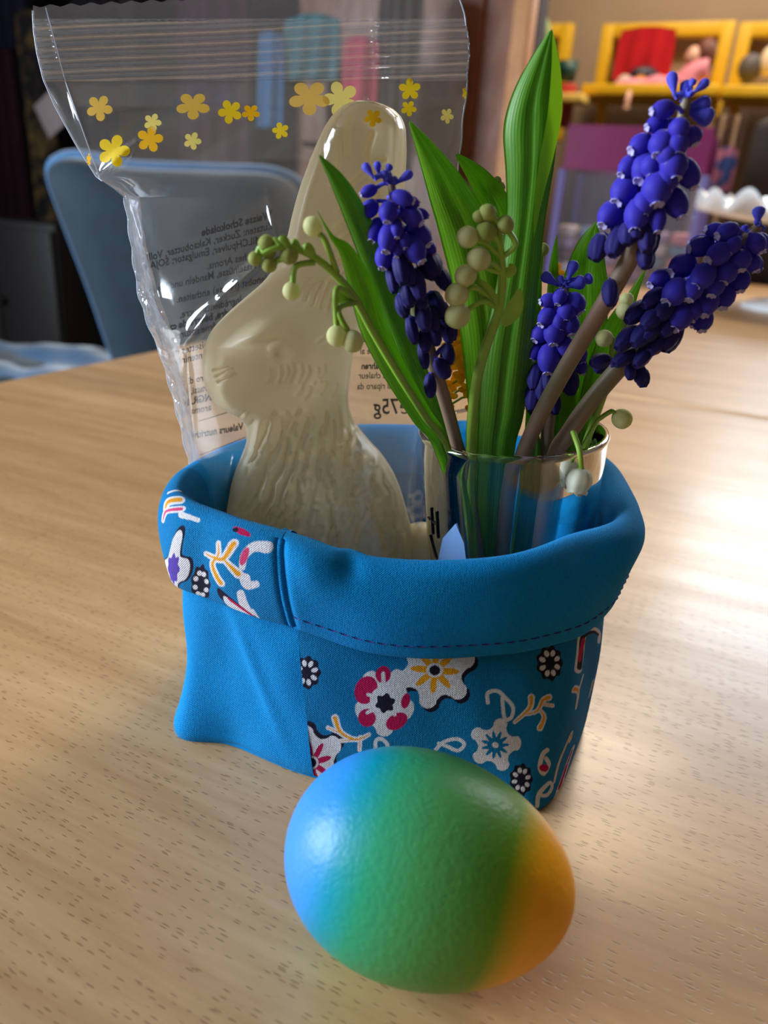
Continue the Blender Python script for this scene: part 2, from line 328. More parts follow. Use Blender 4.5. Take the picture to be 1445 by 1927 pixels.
# ================================================================ fabric basket
# matched outline points: foot (x, y), rim (x, y, z)
BK = np.array([
    (-.0545, .166, -.0545, .172, .0700), (-.036, .157, -.0415, .1595, .0700), (-.0165, .1485, -.0250, .1510, .0700), (.005, .1450, -.0020, .1470, .0665),
    (.028, .1425, .0260, .1490, .0675), (.0470, .1440, .0490, .1595, .0695), (.0600, .163, .0620, .1735, .0710), (.0690, .188, .0665, .1890, .0725),
    (.068, .222, .0695, .2290, .0700), (.050, .244, .0520, .2500, .0680), (.021, .250, .0230, .2570, .0680), (-.012, .247, -.0120, .2525, .0680),
    (-.040, .233, -.0430, .2270, .0690), (-.0545, .203, -.0550, .1950, .0700)])
def bk_at(t):
    P = spl(BK, 0, True, t=np.asarray(t, float) % 14); dP = (spl(BK, 0, True, t=(np.asarray(t)+.02) % 14)-spl(BK, 0, True, t=(np.asarray(t)-.02) % 14))
    return P, dP
def outline(t, f):
    """xy outline at height fraction f (0 foot, 1 rim) and its outward normal; t, f arrays of one shape"""
    P, dP = bk_at(t); f = np.asarray(f)[..., None]
    a = P[..., 0:2]*(1-f)+P[..., 2:4]*f; d = dP[..., 0:2]*(1-f)+dP[..., 2:4]*f
    nrm = np.stack([d[..., 1], -d[..., 0]], -1); nrm /= np.linalg.norm(nrm, axis=-1)[..., None]+1e-9
    return a, nrm, P[..., 4]
def wav(t, s, seed, amp):
    rs = np.random.RandomState(seed); w = np.zeros(np.broadcast(t, s).shape)
    for k in range(9):
        w += np.sin(t*rs.uniform(1, 9)+s*rs.uniform(-260, 260)+rs.uniform(0, 6))*rs.uniform(.3, 1)
    return amp*w/4
def sheet(t0, t1, nt, prof, seed=1, amp=.0006, hem=None):
    """prof: rows (z kind, value, offset): kind 0 = height above foot, 1 = below the rim top; returns V, faces, uv(mm)"""
    t = np.linspace(t0, t1, nt); nv = len(prof); T = np.repeat(t[:, None], nv, 1); pr = np.array(prof)
    _, _, zr = outline(t, np.ones(nt)); zr = zr[:, None]
    z = np.where(pr[None, :, 0] == 0, pr[None, :, 1]+0*T, zr-pr[None, :, 1]); f = np.clip(z/zr, -.02, 1.05); a, nrm, _ = outline(T, f)
    off = pr[None, :, 2]+wav(T, z, seed, amp)*np.where(pr[None, :, 1]+0*T < .004, .6, 1)
    if hem is not None: off = off+hem(T, z, zr, pr[None, :, 2])
    xy = a+nrm*off[..., None]; V = np.concatenate([xy, z[..., None]], -1)
    ds = np.linalg.norm(np.diff(V[:, nv//2], axis=0), axis=1); s = np.concatenate([[0], np.cumsum(ds)])*1000
    dv = np.linalg.norm(np.diff(V[nt//2], axis=0), axis=1); v = np.concatenate([[0], np.cumsum(dv)])*1000
    uv = np.stack([np.repeat(s[:, None], nv, 1), np.repeat(v[None], nt, 0)], -1)
    return V.reshape(-1, 3), grid(nt, nv).tolist(), uv.reshape(-1, 2), (nt, nv)
def rs_prof(P, n, k=1):
    P = np.array(P, float); d = np.concatenate([[0], np.cumsum(np.hypot(np.diff(P[:, 1]), np.diff(P[:, 2]))+1e-6)]); q = np.linspace(0, d[-1], n)
    return np.stack([np.full(n, P[0, 0]), np.interp(q, d, P[:, 1]), np.interp(q, d, P[:, 2])], 1)
TS = 2.12                                      # the front-left seam of the wall
def corner_flare(T, z, zr, o):
    g = np.zeros_like(z)
    for c, w, a in ((0.0, .55, .004), (5.0, .6, .0015)):
        dt = (T-c+7) % 14-7; g += a*np.exp(-(dt/w)**2)*np.exp(-np.clip(z, 0, 1)/.009)
    dt = (T-.4+7) % 14-7; g += -.0022*np.exp(-(dt/1.0)**2)*np.exp(-((z-.024)/.012)**2)       # waist over the left corner
    g += .0010*np.exp(-(((T-1.2-(.040-z)*18)+7) % 14-7)**2/.02)*np.exp(-((z-.028)/.016)**2)  # slanting drag fold
    return g
def body_prof(n):
    z = np.linspace(0, .050, n); return [(0, q, -.0034-.0012*(1-min(1, q/.003))**2+.0009*math.sin(q/.05*math.pi)) for q in z]
basket = empty('fabric_basket', (.006, .2, 0), 'turquoise cotton basket with flower print and turned-down cuff, standing behind the egg', 'basket')
# ---- print: motifs dyed into the cloth, drawn in local picture units around an anchor on the cloth
K = dict(base=srgb(0, 118, 176), white=srgb(222, 222, 232), navy=srgb(22, 18, 44), mag=srgb(186, 14, 82), yel=srgb(232, 158, 28), pur=srgb(92, 70, 176), pink=srgb(214, 70, 120))
class Cloth:
    def __init__(s, V, uv, shp, ref=(9, 9)):
        s.V = V; s.shp = shp; s.px = proj(V); s.col = np.tile(np.array(K['base']), (len(V), 1))
        g = s.px.reshape(*shp, 2); u = uv.reshape(*shp, 2); s.uv = u
        s.g = g; gu = np.gradient(g, axis=0); gv = np.gradient(g, axis=1); det = gu[..., 0]*gv[..., 1]-gu[..., 1]*gv[..., 0]; i, j = ref; s.sgn = np.sign(det[i, j]); s.vis = (det*s.sgn > 0).ravel()
    def at(s, x, y):
        k = int(np.argmin(((s.px-[x, y])**2).sum(1)+1e6*(~s.vis))); nt, nv = s.shp; i, j = k//nv, k % nv; i0, i1 = max(i-8, 0), min(i+8, nt-1); j0, j1 = max(j-8, 0), min(j+8, nv-1)
        du = s.uv[i1, j][0]-s.uv[i0, j][0]; dv = s.uv[i, j1][1]-s.uv[i, j0][1]
        J = np.stack([(s.g[i1, j]-s.g[i0, j])/du, (s.g[i, j1]-s.g[i, j0])/dv], 1)
        for c_ in (0, 1):
            n_ = np.linalg.norm(J[:, c_])
            if n_ < 3.2: J[:, c_] = ([3.2, 0] if c_ == 0 else [0, 3.2]) if n_ < .8 else J[:, c_]*3.2/n_
        la, lb = np.linalg.norm(J[:, 0]), np.linalg.norm(J[:, 1])
        if abs(np.linalg.det(J)) < .6*la*lb: J = np.array([[max(3.6, la), 0], [0, (1 if J[1, 1] > 0 else -1)*max(4.5, lb)]])
        q = (s.uv.reshape(-1, 2)-s.uv[i, j])@J.T; return q
    def put(s, d, c, soft=.7):
        a = np.clip(.5-d/soft, 0, 1)[:, None]; s.col = s.col*(1-a)+np.array(K[c])*a
def seg(q, a, b):
    a = np.array(a, float); b = np.array(b, float); ab = b-a; t = np.clip(((q-a)@ab)/(ab@ab+1e-9), 0, 1); return np.linalg.norm(q-a-t[:, None]*ab, axis=1)
def line(q, pts, w, w2=None):
    d = np.full(len(q), 1e9); P = spl(np.array(pts, float), max(2, 6*(len(pts)-1))) if len(pts) > 2 else np.array(pts, float); n = len(P)
    for k in range(n-1):
        ww = w if w2 is None else w+(w2-w)*k/(n-1); d = np.minimum(d, seg(q, P[k], P[k+1])-ww)
    return d
def elps(q, c, rx, ry, ang=0):
    a = math.radians(ang); p = q-np.array(c); x = p[:, 0]*math.cos(a)+p[:, 1]*math.sin(a); y = -p[:, 0]*math.sin(a)+p[:, 1]*math.cos(a); k = np.hypot(x/rx, y/ry); return (k-1)*min(rx, ry)
def polar(q, c, R, n, amp, ph=0, sx=1, sy=1, sharp=1):
    p = (q-np.array(c))/[sx, sy]; r = np.linalg.norm(p, axis=1); th = np.arctan2(p[:, 1], p[:, 0])+ph; w = np.cos(n*th); w = np.sign(w)*np.abs(w)**sharp; return r-R*(1+amp*w)
def daisy(C, x, y, rx, ry, rot=0):
    q = C.at(x, y); C.put(polar(q, (0, 0), 1.0*rx, 9, .07, 0, 1, ry/rx), 'navy')
    for k in range(8):
        a = math.radians(rot+45*k+20); C.put(elps(q, (.62*rx*math.cos(a), .62*ry*math.sin(a)), .25*rx, .14*ry, math.degrees(math.atan2(ry*math.sin(a), rx*math.cos(a)))), 'white')
def bigflower(C, x, y, R, petals=5, ph=0, sx=1, sy=1, star='yel', centre='navy', outline='navy', sh=(5, 6)):
    q = C.at(x, y); C.put(polar(q, sh, R, petals, .21, ph, sx, sy, .6), outline); C.put(polar(q, (0, 0), R, petals, .20, ph, sx, sy, .6), 'white')
    C.put(polar(q, (0, 0), R*.48, 8, .48, ph+.4, sx, sy), star); C.put(elps(q, (0, 0), R*.24*sx, R*.22*sy), 'white'); C.put(elps(q, (0, 0), R*.16*sx, R*.15*sy), centre)
def drop(C, x, y, pts, w=3.4): q = C.at(x, y); C.put(line(q, [(a-x, b-y) for a, b in pts], w), 'white')
def sprig(C, x, y, strokes, inner='yel', w=7.5):
    q = C.at(x, y)
    for s_ in strokes: C.put(line(q, [(a-x, b-y) for a, b in s_], w*.55, w), 'white')
    for s_ in strokes: C.put(line(q, [(a-x, b-y) for a, b in s_], w*.10, w*.52), inner)
def magflower(C, x, y):
    q = C.at(x, y); C.put(polar(q, (0, 0), 52, 5, .13, -.3, .98, 1.12, .6), 'white')
    for (a, b, rx, ry, an) in ((-34, -22, 21, 27, 25), (-2, -50, 14, 15, 0), (-33, 30, 17, 17, 40), (24, 37, 22, 15, -30), (40, -1, 8, 14, 10)): C.put(elps(q, (a, b), rx, ry, an), 'mag')
    for a, b in (((-30, -14), (-14, -8)), ((-2, -52), (-1, -36)), ((-32, 20), (-20, 14)), ((20, 24), (14, 16))): C.put(line(q, [a, b], 3.4), 'white')
    C.put(elps(q, (0, 0), 27, 30), 'white'); C.put(polar(q, (2, 2), 17, 6, .14, .3), 'navy'); q = q-[0, 0]
def white5(C, x, y, R=40):
    q = C.at(x, y); C.put(polar(q, (0, 0), R, 5, .22, -1.2, 1, 1, .5), 'white'); C.put(polar(q, (0, -1), R*.5, 11, .3, 0), 'base'); C.put(elps(q, (0, -1), 6.5, 5.5, 30), 'white')
def scatter(C, cond, seed, n=26):
    rs = np.random.RandomState(seed); idx = np.where(cond)[0]; uvf = C.uv.reshape(-1, 2)
    for k in range(n):
        c = uvf[idx[rs.randint(len(idx))]]; q = (uvf-c)*7; kind = k % 4; R = rs.uniform(18, 30); ph = rs.uniform(0, 6)
        if kind == 0: C.put(polar(q, (3, 3), R, 5, .15, ph, 1, 1, .6), 'navy'); C.put(polar(q, (0, 0), R, 5, .15, ph, 1, 1, .6), 'white'); C.put(polar(q, (0, 0), R*.4, 8, .35, ph), 'mag' if rs.rand() < .5 else 'yel'); C.put(elps(q, (0, 0), R*.15, R*.15), 'navy')
        elif kind == 1:
            C.put(polar(q, (0, 0), 17, 9, .08, ph), 'navy')
            for m_ in range(8): a = ph+m_*math.pi/4; C.put(elps(q, (10.5*math.cos(a), 10.5*math.sin(a)), 4.4, 2.6, math.degrees(a)), 'white')
        elif kind == 2: C.put(polar(q, (0, 0), R*.9, 5, .17, ph, 1, 1, .6), 'white'); C.put(polar(q, (0, 0), R*.4, 10, .2, ph), 'base')
        else: P = [(-18, 6), (-8, -4), (4, -2), (16, -12)]; a = ph; Rm = np.array([[math.cos(a), -math.sin(a)], [math.sin(a), math.cos(a)]]); P = [tuple(Rm@np.array(p_)) for p_ in P]; C.put(line(q, P, 6), 'white'); C.put(line(q, P, 2.4), 'yel')
# ---- wall: printed panel in front and on the right, plain panels on the left and behind
V, Fc, uv, shp = sheet(TS, 8.6, 900, body_prof(200), 3, .0005, corner_flare)
C = Cloth(V, uv, shp)
Tt = np.repeat(np.linspace(TS, 8.6, 900), 200); scatter(C, Tt > 7.1, 4, 10)
bigflower(C, 586, 1436, 50, 5, .6, 1.0, 1.15, 'mag', 'navy', 'navy', (5, -7))
bigflower(C, 818, 1262, 62, 6, .3, 1.05, 1.0, 'yel', 'navy', 'navy', (6, 7))
magflower(C, 723, 1321)
daisy(C, 577, 1266, 25, 30, 10); daisy(C, 1035, 1248, 24, 32); daisy(C, 981, 1467, 21, 29, 12)
sprig(C, 655, 1380, [[(693, 1384), (668, 1392), (640, 1378), (630, 1352)], [(640, 1380), (616, 1370)], [(668, 1392), (640, 1395)], [(677, 1388), (676, 1412)]])
drop(C, 716, 1398, [(707, 1412), (708, 1394), (718, 1390), (729, 1400), (731, 1414)], 3.6)
drop(C, 850, 1400, [(820, 1410), (835, 1396), (860, 1390), (874, 1400), (862, 1412), (842, 1404), (826, 1398)], 3.4)
drop(C, 945, 1325, [(918, 1322), (918, 1304), (936, 1300), (950, 1312), (965, 1330), (962, 1350), (950, 1352), (946, 1330), (945, 1312)], 3.6)
sprig(C, 1010, 1335, [[(968, 1360), (985, 1345), (998, 1330), (1000, 1312)], [(985, 1345), (1010, 1338), (1022, 1318), (1034, 1314)], [(1022, 1325), (1042, 1330)], [(1015, 1335), (1024, 1350), (1016, 1370)]], 'yel', 6.6)
white5(C, 932, 1403, 41)
sprig(C, 1090, 1295, [[(1088, 1330), (1088, 1300), (1074, 1284)], [(1088, 1300), (1100, 1280)]], 'yel', 6); sprig(C, 1111, 1300, [[(1111, 1310), (1112, 1282)]], 'yel', 6)
q = C.at(1098, 1222); C.put(line(q, [(-10, 38), (-6, 10), (0, -28), (18, -38), (34, -30), (34, -14)], 6.5, 4.5), 'white'); C.put(line(q, [(-8, 34), (-5, 10), (0, -24), (18, -34), (31, -28)], 4.6, 2.4), 'navy'); C.put(line(q, [(-8, 20), (-4, 0), (0, -18)], 3), 'mag')
sprig(C, 1131, 1265, [[(1124, 1290), (1132, 1262)]], 'mag', 6); sprig(C, 1105, 1345, [[(1100, 1356), (1108, 1330)]], 'mag', 5)
q = C.at(1122, 1330); C.put(elps(q, (0, 0), 12, 30, 15), 'navy'); C.put(elps(q, (3, -16), 4, 9, 15), 'white'); C.put(elps(q, (-2, 12), 4, 9, 15), 'white'); C.put(elps(q, (0, -2), 5, 7), 'pur')
drop(C, 1024, 1432, [(1030, 1412), (1022, 1420), (1016, 1445), (1024, 1456), (1034, 1440), (1028, 1428)], 4); q = C.at(1024, 1446); C.put(elps(q, (0, 0), 9, 7), 'mag')
sprig(C, 1060, 1420, [[(1046, 1462), (1052, 1425), (1074, 1392), (1076, 1404)]], 'yel', 5)
q = C.at(1066, 1440); C.put(line(q, [(-16, 36), (0, 8), (16, -14)], 13, 9), 'white'); C.put(line(q, [(-14, 26), (0, 4)], 7, 6), 'mag'); C.put(line(q, [(6, -4), (14, -14)], 5), 'mag')
drop(C, 1028, 1500, [(1012, 1520), (1016, 1496), (1034, 1474), (1040, 1482), (1030, 1496), (1018, 1498)], 3.2)
q = C.at(1052, 1183); C.put(elps(q, (0, 0), 10, 14, 20), 'mag')
mesh('printed_wall_panel', V, Fc, M['print'], basket, uv=uv, col=C.col)
V, Fc, uv, shp = sheet(8.6, 14+TS, 420, body_prof(60), 5, .0007, corner_flare); mesh('plain_wall_panel', V, Fc, M['blue'], basket, uv=uv)
# base and lining
tt = np.linspace(0, 14, 220, endpoint=False); a, nr, _ = outline(tt, np.zeros(220)); a = a-nr*.004
mesh('base', *prism(a.tolist(), .0002, .0022), M['blue'], basket, False)
n = 300; tl = np.linspace(0, 14, n+1)[:-1]; Zr = outline(tl, np.ones(n))[2]
rows = []
for k in range(26):
    f = k/25; z = .003+f*(Zr-.006-.003); aa, nn, _ = outline(tl, z/Zr); rows.append(np.concatenate([aa+nn*(-.0062-.0008*math.sin(f*3))+nn*wav(tl, z, 9, .0006)[:, None], z[:, None]], 1))
V = np.array(rows).reshape(-1, 3); uvl = np.stack([np.tile(tl*26, 26), np.repeat(np.arange(26)*2.4, n)], 1)
shpL = (26, n)
Fl = [[i*n+j, (i+1)*n+j, (i+1)*n+(j+1) % n, i*n+(j+1) % n] for i in range(25) for j in range(n)]
# denser lining cloth at the back where its print shows above the bunny and glass
def lin_sheet(t0, t1, nt, nv):
    t = np.linspace(t0, t1, nt); T = np.repeat(t[:, None], nv, 1); zr = outline(t, np.ones(nt))[2][:, None]; z = np.linspace(0, 1, nv)[None]*(zr-.006-.003)+.003; aa, nn, _ = outline(T, z/zr)
    V = np.concatenate([aa+nn*(-.0062+wav(T, z, 9, .0006))[..., None], z[..., None]], -1); uv = np.stack([T*26, z*1000], -1); return V.reshape(-1, 3), grid(nt, nv).tolist(), uv.reshape(-1, 2), (nt, nv)
V, Fc, uv, shp = lin_sheet(9.4, 14.3, 420, 120); C = Cloth(V, uv, shp); C.col[:] = np.array(srgb(20, 118, 178)); scatter(C, np.ones(len(V), bool), 12, 64)
mesh('printed_lining', V, [f[::-1] for f in Fc], M['print'], basket, uv=uv, col=C.col)
V, Fc, uv, shp = lin_sheet(.3, 9.4, 400, 24); mesh('plain_lining', V, [f[::-1] for f in Fc], M['blue'], basket, uv=uv)
# ---- cuff: rolls over the rim and hangs outside the wall
def cuff_prof(n, drop_=.0235, flat=.0):
    P = [(1, .016, -.0066), (1, .008, -.0074), (1, .003, -.0062), (1, .0008, -.0045), (1, -.0002, -.0022), (1, .0008, .0002), (1, .003, .0016), (1, .008, .0024), (1, .014, .0022), (1, .019, .0012), (1, drop_-.001, .0002), (1, drop_, -.0005), (1, drop_-.0004, -.0014), (1, drop_-.006, -.0020)]
    P = np.array(P); P = spl(P, 120); return rs_prof(P, n)
def cuff_mod(T, z, zr, o):
    g = 0*z; d = np.clip((zr-z)/.0245, 0, 1)
    g += .0012*np.exp(-(((T-2.42)+7) % 14-7)**2/.05)*np.exp(-((d-.15)/.25)**2)*np.sign(o+.002)      # plump fold beside the seam
    g += -.0016*np.exp(-(((T-2.80)+7) % 14-7)**2/.012)*np.exp(-((d-.02)/.16)**2)                      # little notch after it
    g += -.0012*np.exp(-(((T-2.12)+7) % 14-7)**2/.004)*(o > 0)
    g += .0022*np.exp(-(((T-6.0)+7) % 14-7)**2/.35)*np.exp(-((d-.2)/.3)**2)-.0025*np.exp(-(((T-5.0)+7) % 14-7)**2/.3)*np.exp(-((d-.05)/.2)**2)
    return g
for (t0, t1, nt, nv, kind, seed) in ((2.13, 9.4, 520, 64, 'p', 21), (9.4, 13.2, 260, 48, 'p', 22), (13.2, 16.12, 360, 230, 'r', 23)):
    V, Fc, uv, shp = sheet(t0, t1, nt, cuff_prof(nv), seed, .0006, cuff_mod)
    if kind == 'p': cu = mesh('plain_cuff', V, Fc, M['blue'], basket, uv=uv)
    else:
        C = Cloth(V, uv, shp, (nt//2, int(nv*.62))); C.col[:] = np.array(srgb(0, 122, 186))
        q = C.at(325, 1074); C.put(polar(q, (0, 0), 30, 4, .30, math.pi/2, .72, 1.9, .8), 'navy'); C.put(polar(q, (-1, 0), 28, 4, .30, math.pi/2, .68, 1.85, .8), 'white'); C.put(polar(q, (-1, -2), 14, 8, .12, 0, .75, 1.9), 'pur')
        daisy(C, 378, 1100, 18, 34, 10)
        sprig(C, 420, 1060, [[(408, 1024), (410, 1045), (398, 1062), (404, 1084), (412, 1100)], [(384, 1044), (400, 1050), (420, 1052), (436, 1026)], [(420, 1052), (434, 1068), (446, 1082)]], 'yel', 9)
        sprig(C, 462, 1050, [[(455, 1068), (460, 1046), (476, 1030), (500, 1030)]], 'white', 11); q = C.at(460, 1048); C.put(elps(q, (0, 0), 7, 18, 20), 'pink')
        q = C.at(466, 1100); C.put(line(q, [(-5, -10), (0, 2), (16, 0)], 10, 6), 'white'); q = C.at(460, 1136); C.put(line(q, [(-8, -18), (-2, 2), (8, 22)], 7, 10), 'white'); q = C.at(486, 1170); C.put(line(q, [(-6, -10), (4, 12)], 3), 'white')
        q = C.at(452, 1192); C.put(line(q, [(-42, -18), (0, 0), (46, 22)], 9, 7), 'navy'); C.put(line(q, [(-34, -10), (4, 6), (42, 22)], 8, 7), 'white'); C.put(line(q, [(-28, -16), (10, -2)], 2.4), 'mag')
        sprig(C, 328, 942, [[(302, 958), (316, 944), (338, 940)]], 'yel', 9); sprig(C, 318, 962, [[(302, 980), (312, 962), (336, 958)]], 'pink', 7); sprig(C, 336, 920, [[(316, 920), (340, 926)]], 'white', 4)
        q = C.at(355, 970); C.put(line(q, [(-16, -2), (0, 2), (16, 8)], 6, 4), 'white'); q = C.at(455, 1000); C.put(elps(q, (0, 0), 18, 6, 25), 'mag'); C.put(elps(q, (-12, -3), 6, 4), 'navy')
        cu = mesh('printed_cuff', V, Fc, M['print'], basket, uv=uv, col=C.col)
    if kind == 'p' and t0 < 3:           # a row of machine stitches along the hem of the front cuff
        g = V.reshape(nt, nv, 3); pr = cuff_prof(nv); j = int(np.argmax(pr[:, 1])); j = max(0, j-5)
        path = g[:, j-1]; ds = np.concatenate([[0], np.cumsum(np.linalg.norm(np.diff(path, axis=0), axis=1))]); k = 0; st = []; s = .0006
        nrm = outline(np.linspace(t0, t1, nt), np.ones(nt)*.6)[1]
        while s < min(ds[-1], .15):
            q0 = np.stack([np.interp([s, s+.0011, s+.0022], ds, path[:, i]) for i in range(3)], 1); nn = np.stack([np.interp([s, s+.0011, s+.0022], ds, nrm[:, i]) for i in range(2)]+[np.zeros(3)], 1)
            st.append(tube(q0+nn*np.array([[-.00005], [.0002], [-.00005]]), .00016, 5)); s += .0030
        for v_, f_ in st: mesh('stitch', v_, f_, M['thread'], cu)
# covered seam where the two cuffs meet
V, Fc, uv, shp = sheet(2.06, 2.16, 6, cuff_prof(60), 21, .0003, lambda T, z, zr, o: np.where(np.abs(T-2.11) < .03, -.0004, -.0012)); mesh('cuff_seam', V, Fc, M['blue'], basket, uv=uv)

# ================================================================ chocolate bunny
BY = .205                                   # the upright plane the moulded halves meet in
OUT = np.array([  # picture row, left edge, right edge of the moulded profile
    (191, 684, 694), (193, 666, 706), (197, 652, 720), (205, 640, 737), (220, 626, 752), (240, 613, 760), (270, 599, 762), (300, 586, 762), (350, 568, 758), (400, 554, 752), (440, 545, 745), (470, 536, 736),
    (500, 521, 726), (530, 498, 716), (560, 464, 706), (590, 430, 692), (620, 403, 676), (650, 389, 666), (680, 384, 661), (700, 385, 658), (720, 388, 656), (740, 396, 654), (755, 406, 654), (768, 422, 655),
    (778, 441, 658), (788, 456, 662), (802, 465, 671), (827, 467, 690), (852, 459, 713), (881, 447, 733), (910, 438, 747), (940, 432, 757), (980, 428, 768), (1030, 427, 779), (1090, 430, 788), (1150, 432, 792), (1205, 428, 794), (1222, 432, 790)], float)
def bun_depth(px, py):
    """half thickness (m) of the bunny at a picture position, without the edge falloff"""
    y = np.asarray(py, float)
    d = np.interp(y, [190, 240, 400, 500, 560, 640, 720, 790, 850, 950, 1100, 1220], [.0045, .0062, .0072, .0090, .0125, .0165, .0160, .0120, .0140, .0185, .0205, .0205])
    return d
def bun_half(y): return np.interp(y, OUT[:, 0], OUT[:, 1]), np.interp(y, OUT[:, 0], OUT[:, 2])
def make_bunny():
    ny, nt = 620, 300
    g = np.concatenate([191+6*np.linspace(0, 1, 12)[:-1]**2, np.linspace(197, 1222, ny-11)])
    k = np.interp(g, OUT[:, 0], np.arange(len(OUT))); Ls = spl(OUT, 0, t=k)
    L_e, R_e = Ls[:, 1], Ls[:, 2]
    th = np.linspace(0, 2*math.pi, nt, endpoint=False); x = -np.cos(th); front = np.sin(th)          # front half first
    X = (L_e+R_e)[:, None]/2+(R_e-L_e)[:, None]/2*x[None]; Y = np.repeat(g[:, None], nt, 1)
    dirs = ray(X[..., None], Y[..., None]) if False else (fwd+(X[..., None]-722.5)/FPX*RV+(963.5-Y[..., None])/FPX*UV); P = CP+dirs*(BY/dirs[..., 1:2])
    hw = (R_e-L_e)[:, None]/2*.000152
    base = bun_depth(X, Y); base = np.minimum(base, hw*1.35)
    ex = np.interp(g, [190, 480, 560, 760, 820, 1222], [.42, .45, .5, .55, .52, .5])[:, None]
    prof = np.clip(1-np.abs(x[None])**2.4, 0, 1)**ex
    # muzzle thins toward the nose, cheek swells
    dep = base*prof; X0, Y0 = X, Y; Pf = P.copy(); Pf[..., 1] -= dep; XYf = proj(Pf); X, Y = XYf[..., 0], XYf[..., 1]      # where each point of the near half is seen
    G = lambda cx, cy, rx, ry, an=0: np.exp(-(((X-cx)*math.cos(an)+(Y-cy)*math.sin(an))/rx)**2-((-(X-cx)*math.sin(an)+(Y-cy)*math.cos(an))/ry)**2)
    ed = np.clip(np.minimum(X0-L_e[:, None], R_e[:, None]-X0)/22, 0, 1)
    r = np.zeros_like(dep)
    r += -.0016*G(405, 690, 60, 100)*ed+.0016*G(585, 705, 80, 60)-.0006*G(470, 640, 50, 26, -.5)
    r += .0024*G(526, 662, 15, 14)-.0026*(G(526, 662, 32, 26)-G(526, 662, 19, 17))+.0012*G(488, 628, 42, 12, -.4)
    r += -.0012*G(478, 560+60, 60, 30, .2)*0+.0010*G(600, 640, 60, 22, .1)
    cv = 792-np.interp(X, [380, 440, 500, 560, 610, 650, 700], [22, 10, 0, 2, 18, 50, 74]); tt_ = (Y-cv)
    r += -.0034/(1+np.exp(-tt_/5))*np.exp(-np.clip(tt_, 0, 400)/46)*np.clip((Y-640)/60, 0, 1)
    def strokes(Ls_, w, a):
        R_ = np.zeros_like(dep)
        for pts in Ls_:
            pts = np.array(pts, float); c = pts.mean(0); rad = np.abs(pts-c).max()+75
            rows = np.where(np.abs(g-c[1]) < rad)[0]
            if len(rows) == 0: continue
            s_ = slice(rows[0], rows[-1]+1); q = np.stack([X[s_], Y[s_]], -1).reshape(-1, 2); Pp = spl(pts, 7); d = np.full(len(q), 1e9)
            for i in range(6):
                d = np.minimum(d, seg(q, Pp[i], Pp[i+1]))
            R_[s_] += a*np.exp(-(d/w)**2).reshape(X[s_].shape)
        return R_
    fur = []; rs = np.random.RandomState(5)
    # cheek tufts, fanning below the eye
    for a in range(8): x0 = 508+a*15+rs.uniform(-4, 4); j = rs.uniform(-6, 6); k_ = rs.uniform(.7, 1.2); fur.append([(x0, 690+j), (x0+4-a*.6, 690+j+12*k_), (x0-1-a*1.2, 690+j+28*k_)])
    for a in range(5): x0 = 572+a*15+rs.uniform(-4, 4); j = rs.uniform(-5, 5); fur.append([(x0, 722+j), (x0-3, 734+j), (x0-11, 744+j)])
    ck = strokes(fur, 3.6, -.00042)
    # mouth and whisker marks
    mo = strokes([[(404, 712), (420, 704), (434, 697)], [(408, 722), (424, 716), (440, 706)], [(400, 700), (412, 699), (424, 694)]], 2.8, -.0007)
    # brow hair toward the ear
    br = strokes([[(560+i*14, 560+i*6), (566+i*14, 545+i*4), (576+i*14, 532)] for i in range(5)]+[[(600, 640), (618, 630), (634, 618)], [(606, 654), (622, 648), (640, 640)]], 3.4, -.0005)
    # long coat of neck and chest: wavy locks running down
    coat = []
    for row, y0 in enumerate(np.arange(775, 1060, 27)):
        l, r_ = bun_half(y0+12); n_ = int((r_-l)/24)
        for i in range(n_+1):
            x0 = l+8+(r_-l-14)*i/max(1, n_)+rs.uniform(-4, 4); side = (x0-(l+r_)/2)/((r_-l)/2)
            h = rs.uniform(34, 58); bend = rs.uniform(-10, 10)
            coat.append([(x0, y0+rs.uniform(-7, 7)), (x0-6+side*5+bend, y0+h*.5), (x0-9+side*13, y0+h)])
    co = strokes([c for c in coat if rs.rand() < .88], 4.2, -.00052)+strokes([[(a+9, b+4) for a, b in c] for c in coat if rs.rand() < .7], 6.0, .00045)
    # ear: raised rim, hollow, slanting veins
    ear = np.clip((500-Y)/70, 0, 1)*np.clip((Y-200)/30, 0, 1); rimx = np.abs(x)[None]
    er = ear*(.0010*np.exp(-((rimx-.80)/.12)**2)-.0016*np.exp(-((rimx)/.55)**2)); ev = strokes([[(722-i*4, 300+i*34), (690-i*4, 318+i*34), (640-i*4, 362+i*34)] for i in range(6)]+[[(658, 222), (650, 250), (652, 290)], [(636, 262), (634, 300), (624, 350)], [(700, 250), (690, 290), (700, 330)]], 5.0, -.0009)
    seam = .00035*np.exp(-((1-np.abs(x[None]))/.012)**2)
    lo = np.clip(prof*1.4-.15, 0, 1)
    r = (r*1.45+er)*lo+2.1*(ck+mo+br+co+ev)*np.clip(prof*2-.35, 0, 1)
    depth = np.where(np.abs(front)[None] < 1e-6, 0, dep+r)*np.sign(front)[None]
    P = P.copy(); P[..., 1] -= depth
    # soft extra outline ridge along the mould seam
    sgn = np.sign(x)[None]*np.ones_like(X0); P[..., 0] += sgn*seam
    V = P.reshape(-1, 3); Fc = grid(len(g), nt, False, True).tolist(); Fc += [list(range(nt)), [(len(g)-1)*nt+i for i in range(nt)][::-1]]
    m_, nt_, p = newmat('white_chocolate'); c = noise(nt_, coords(nt_), 60, 4); L_(nt_, ramp(nt_, c, [(.3, srgb(250, 236, 196)), (.7, srgb(255, 246, 214))]), p.inputs['Base Color'])
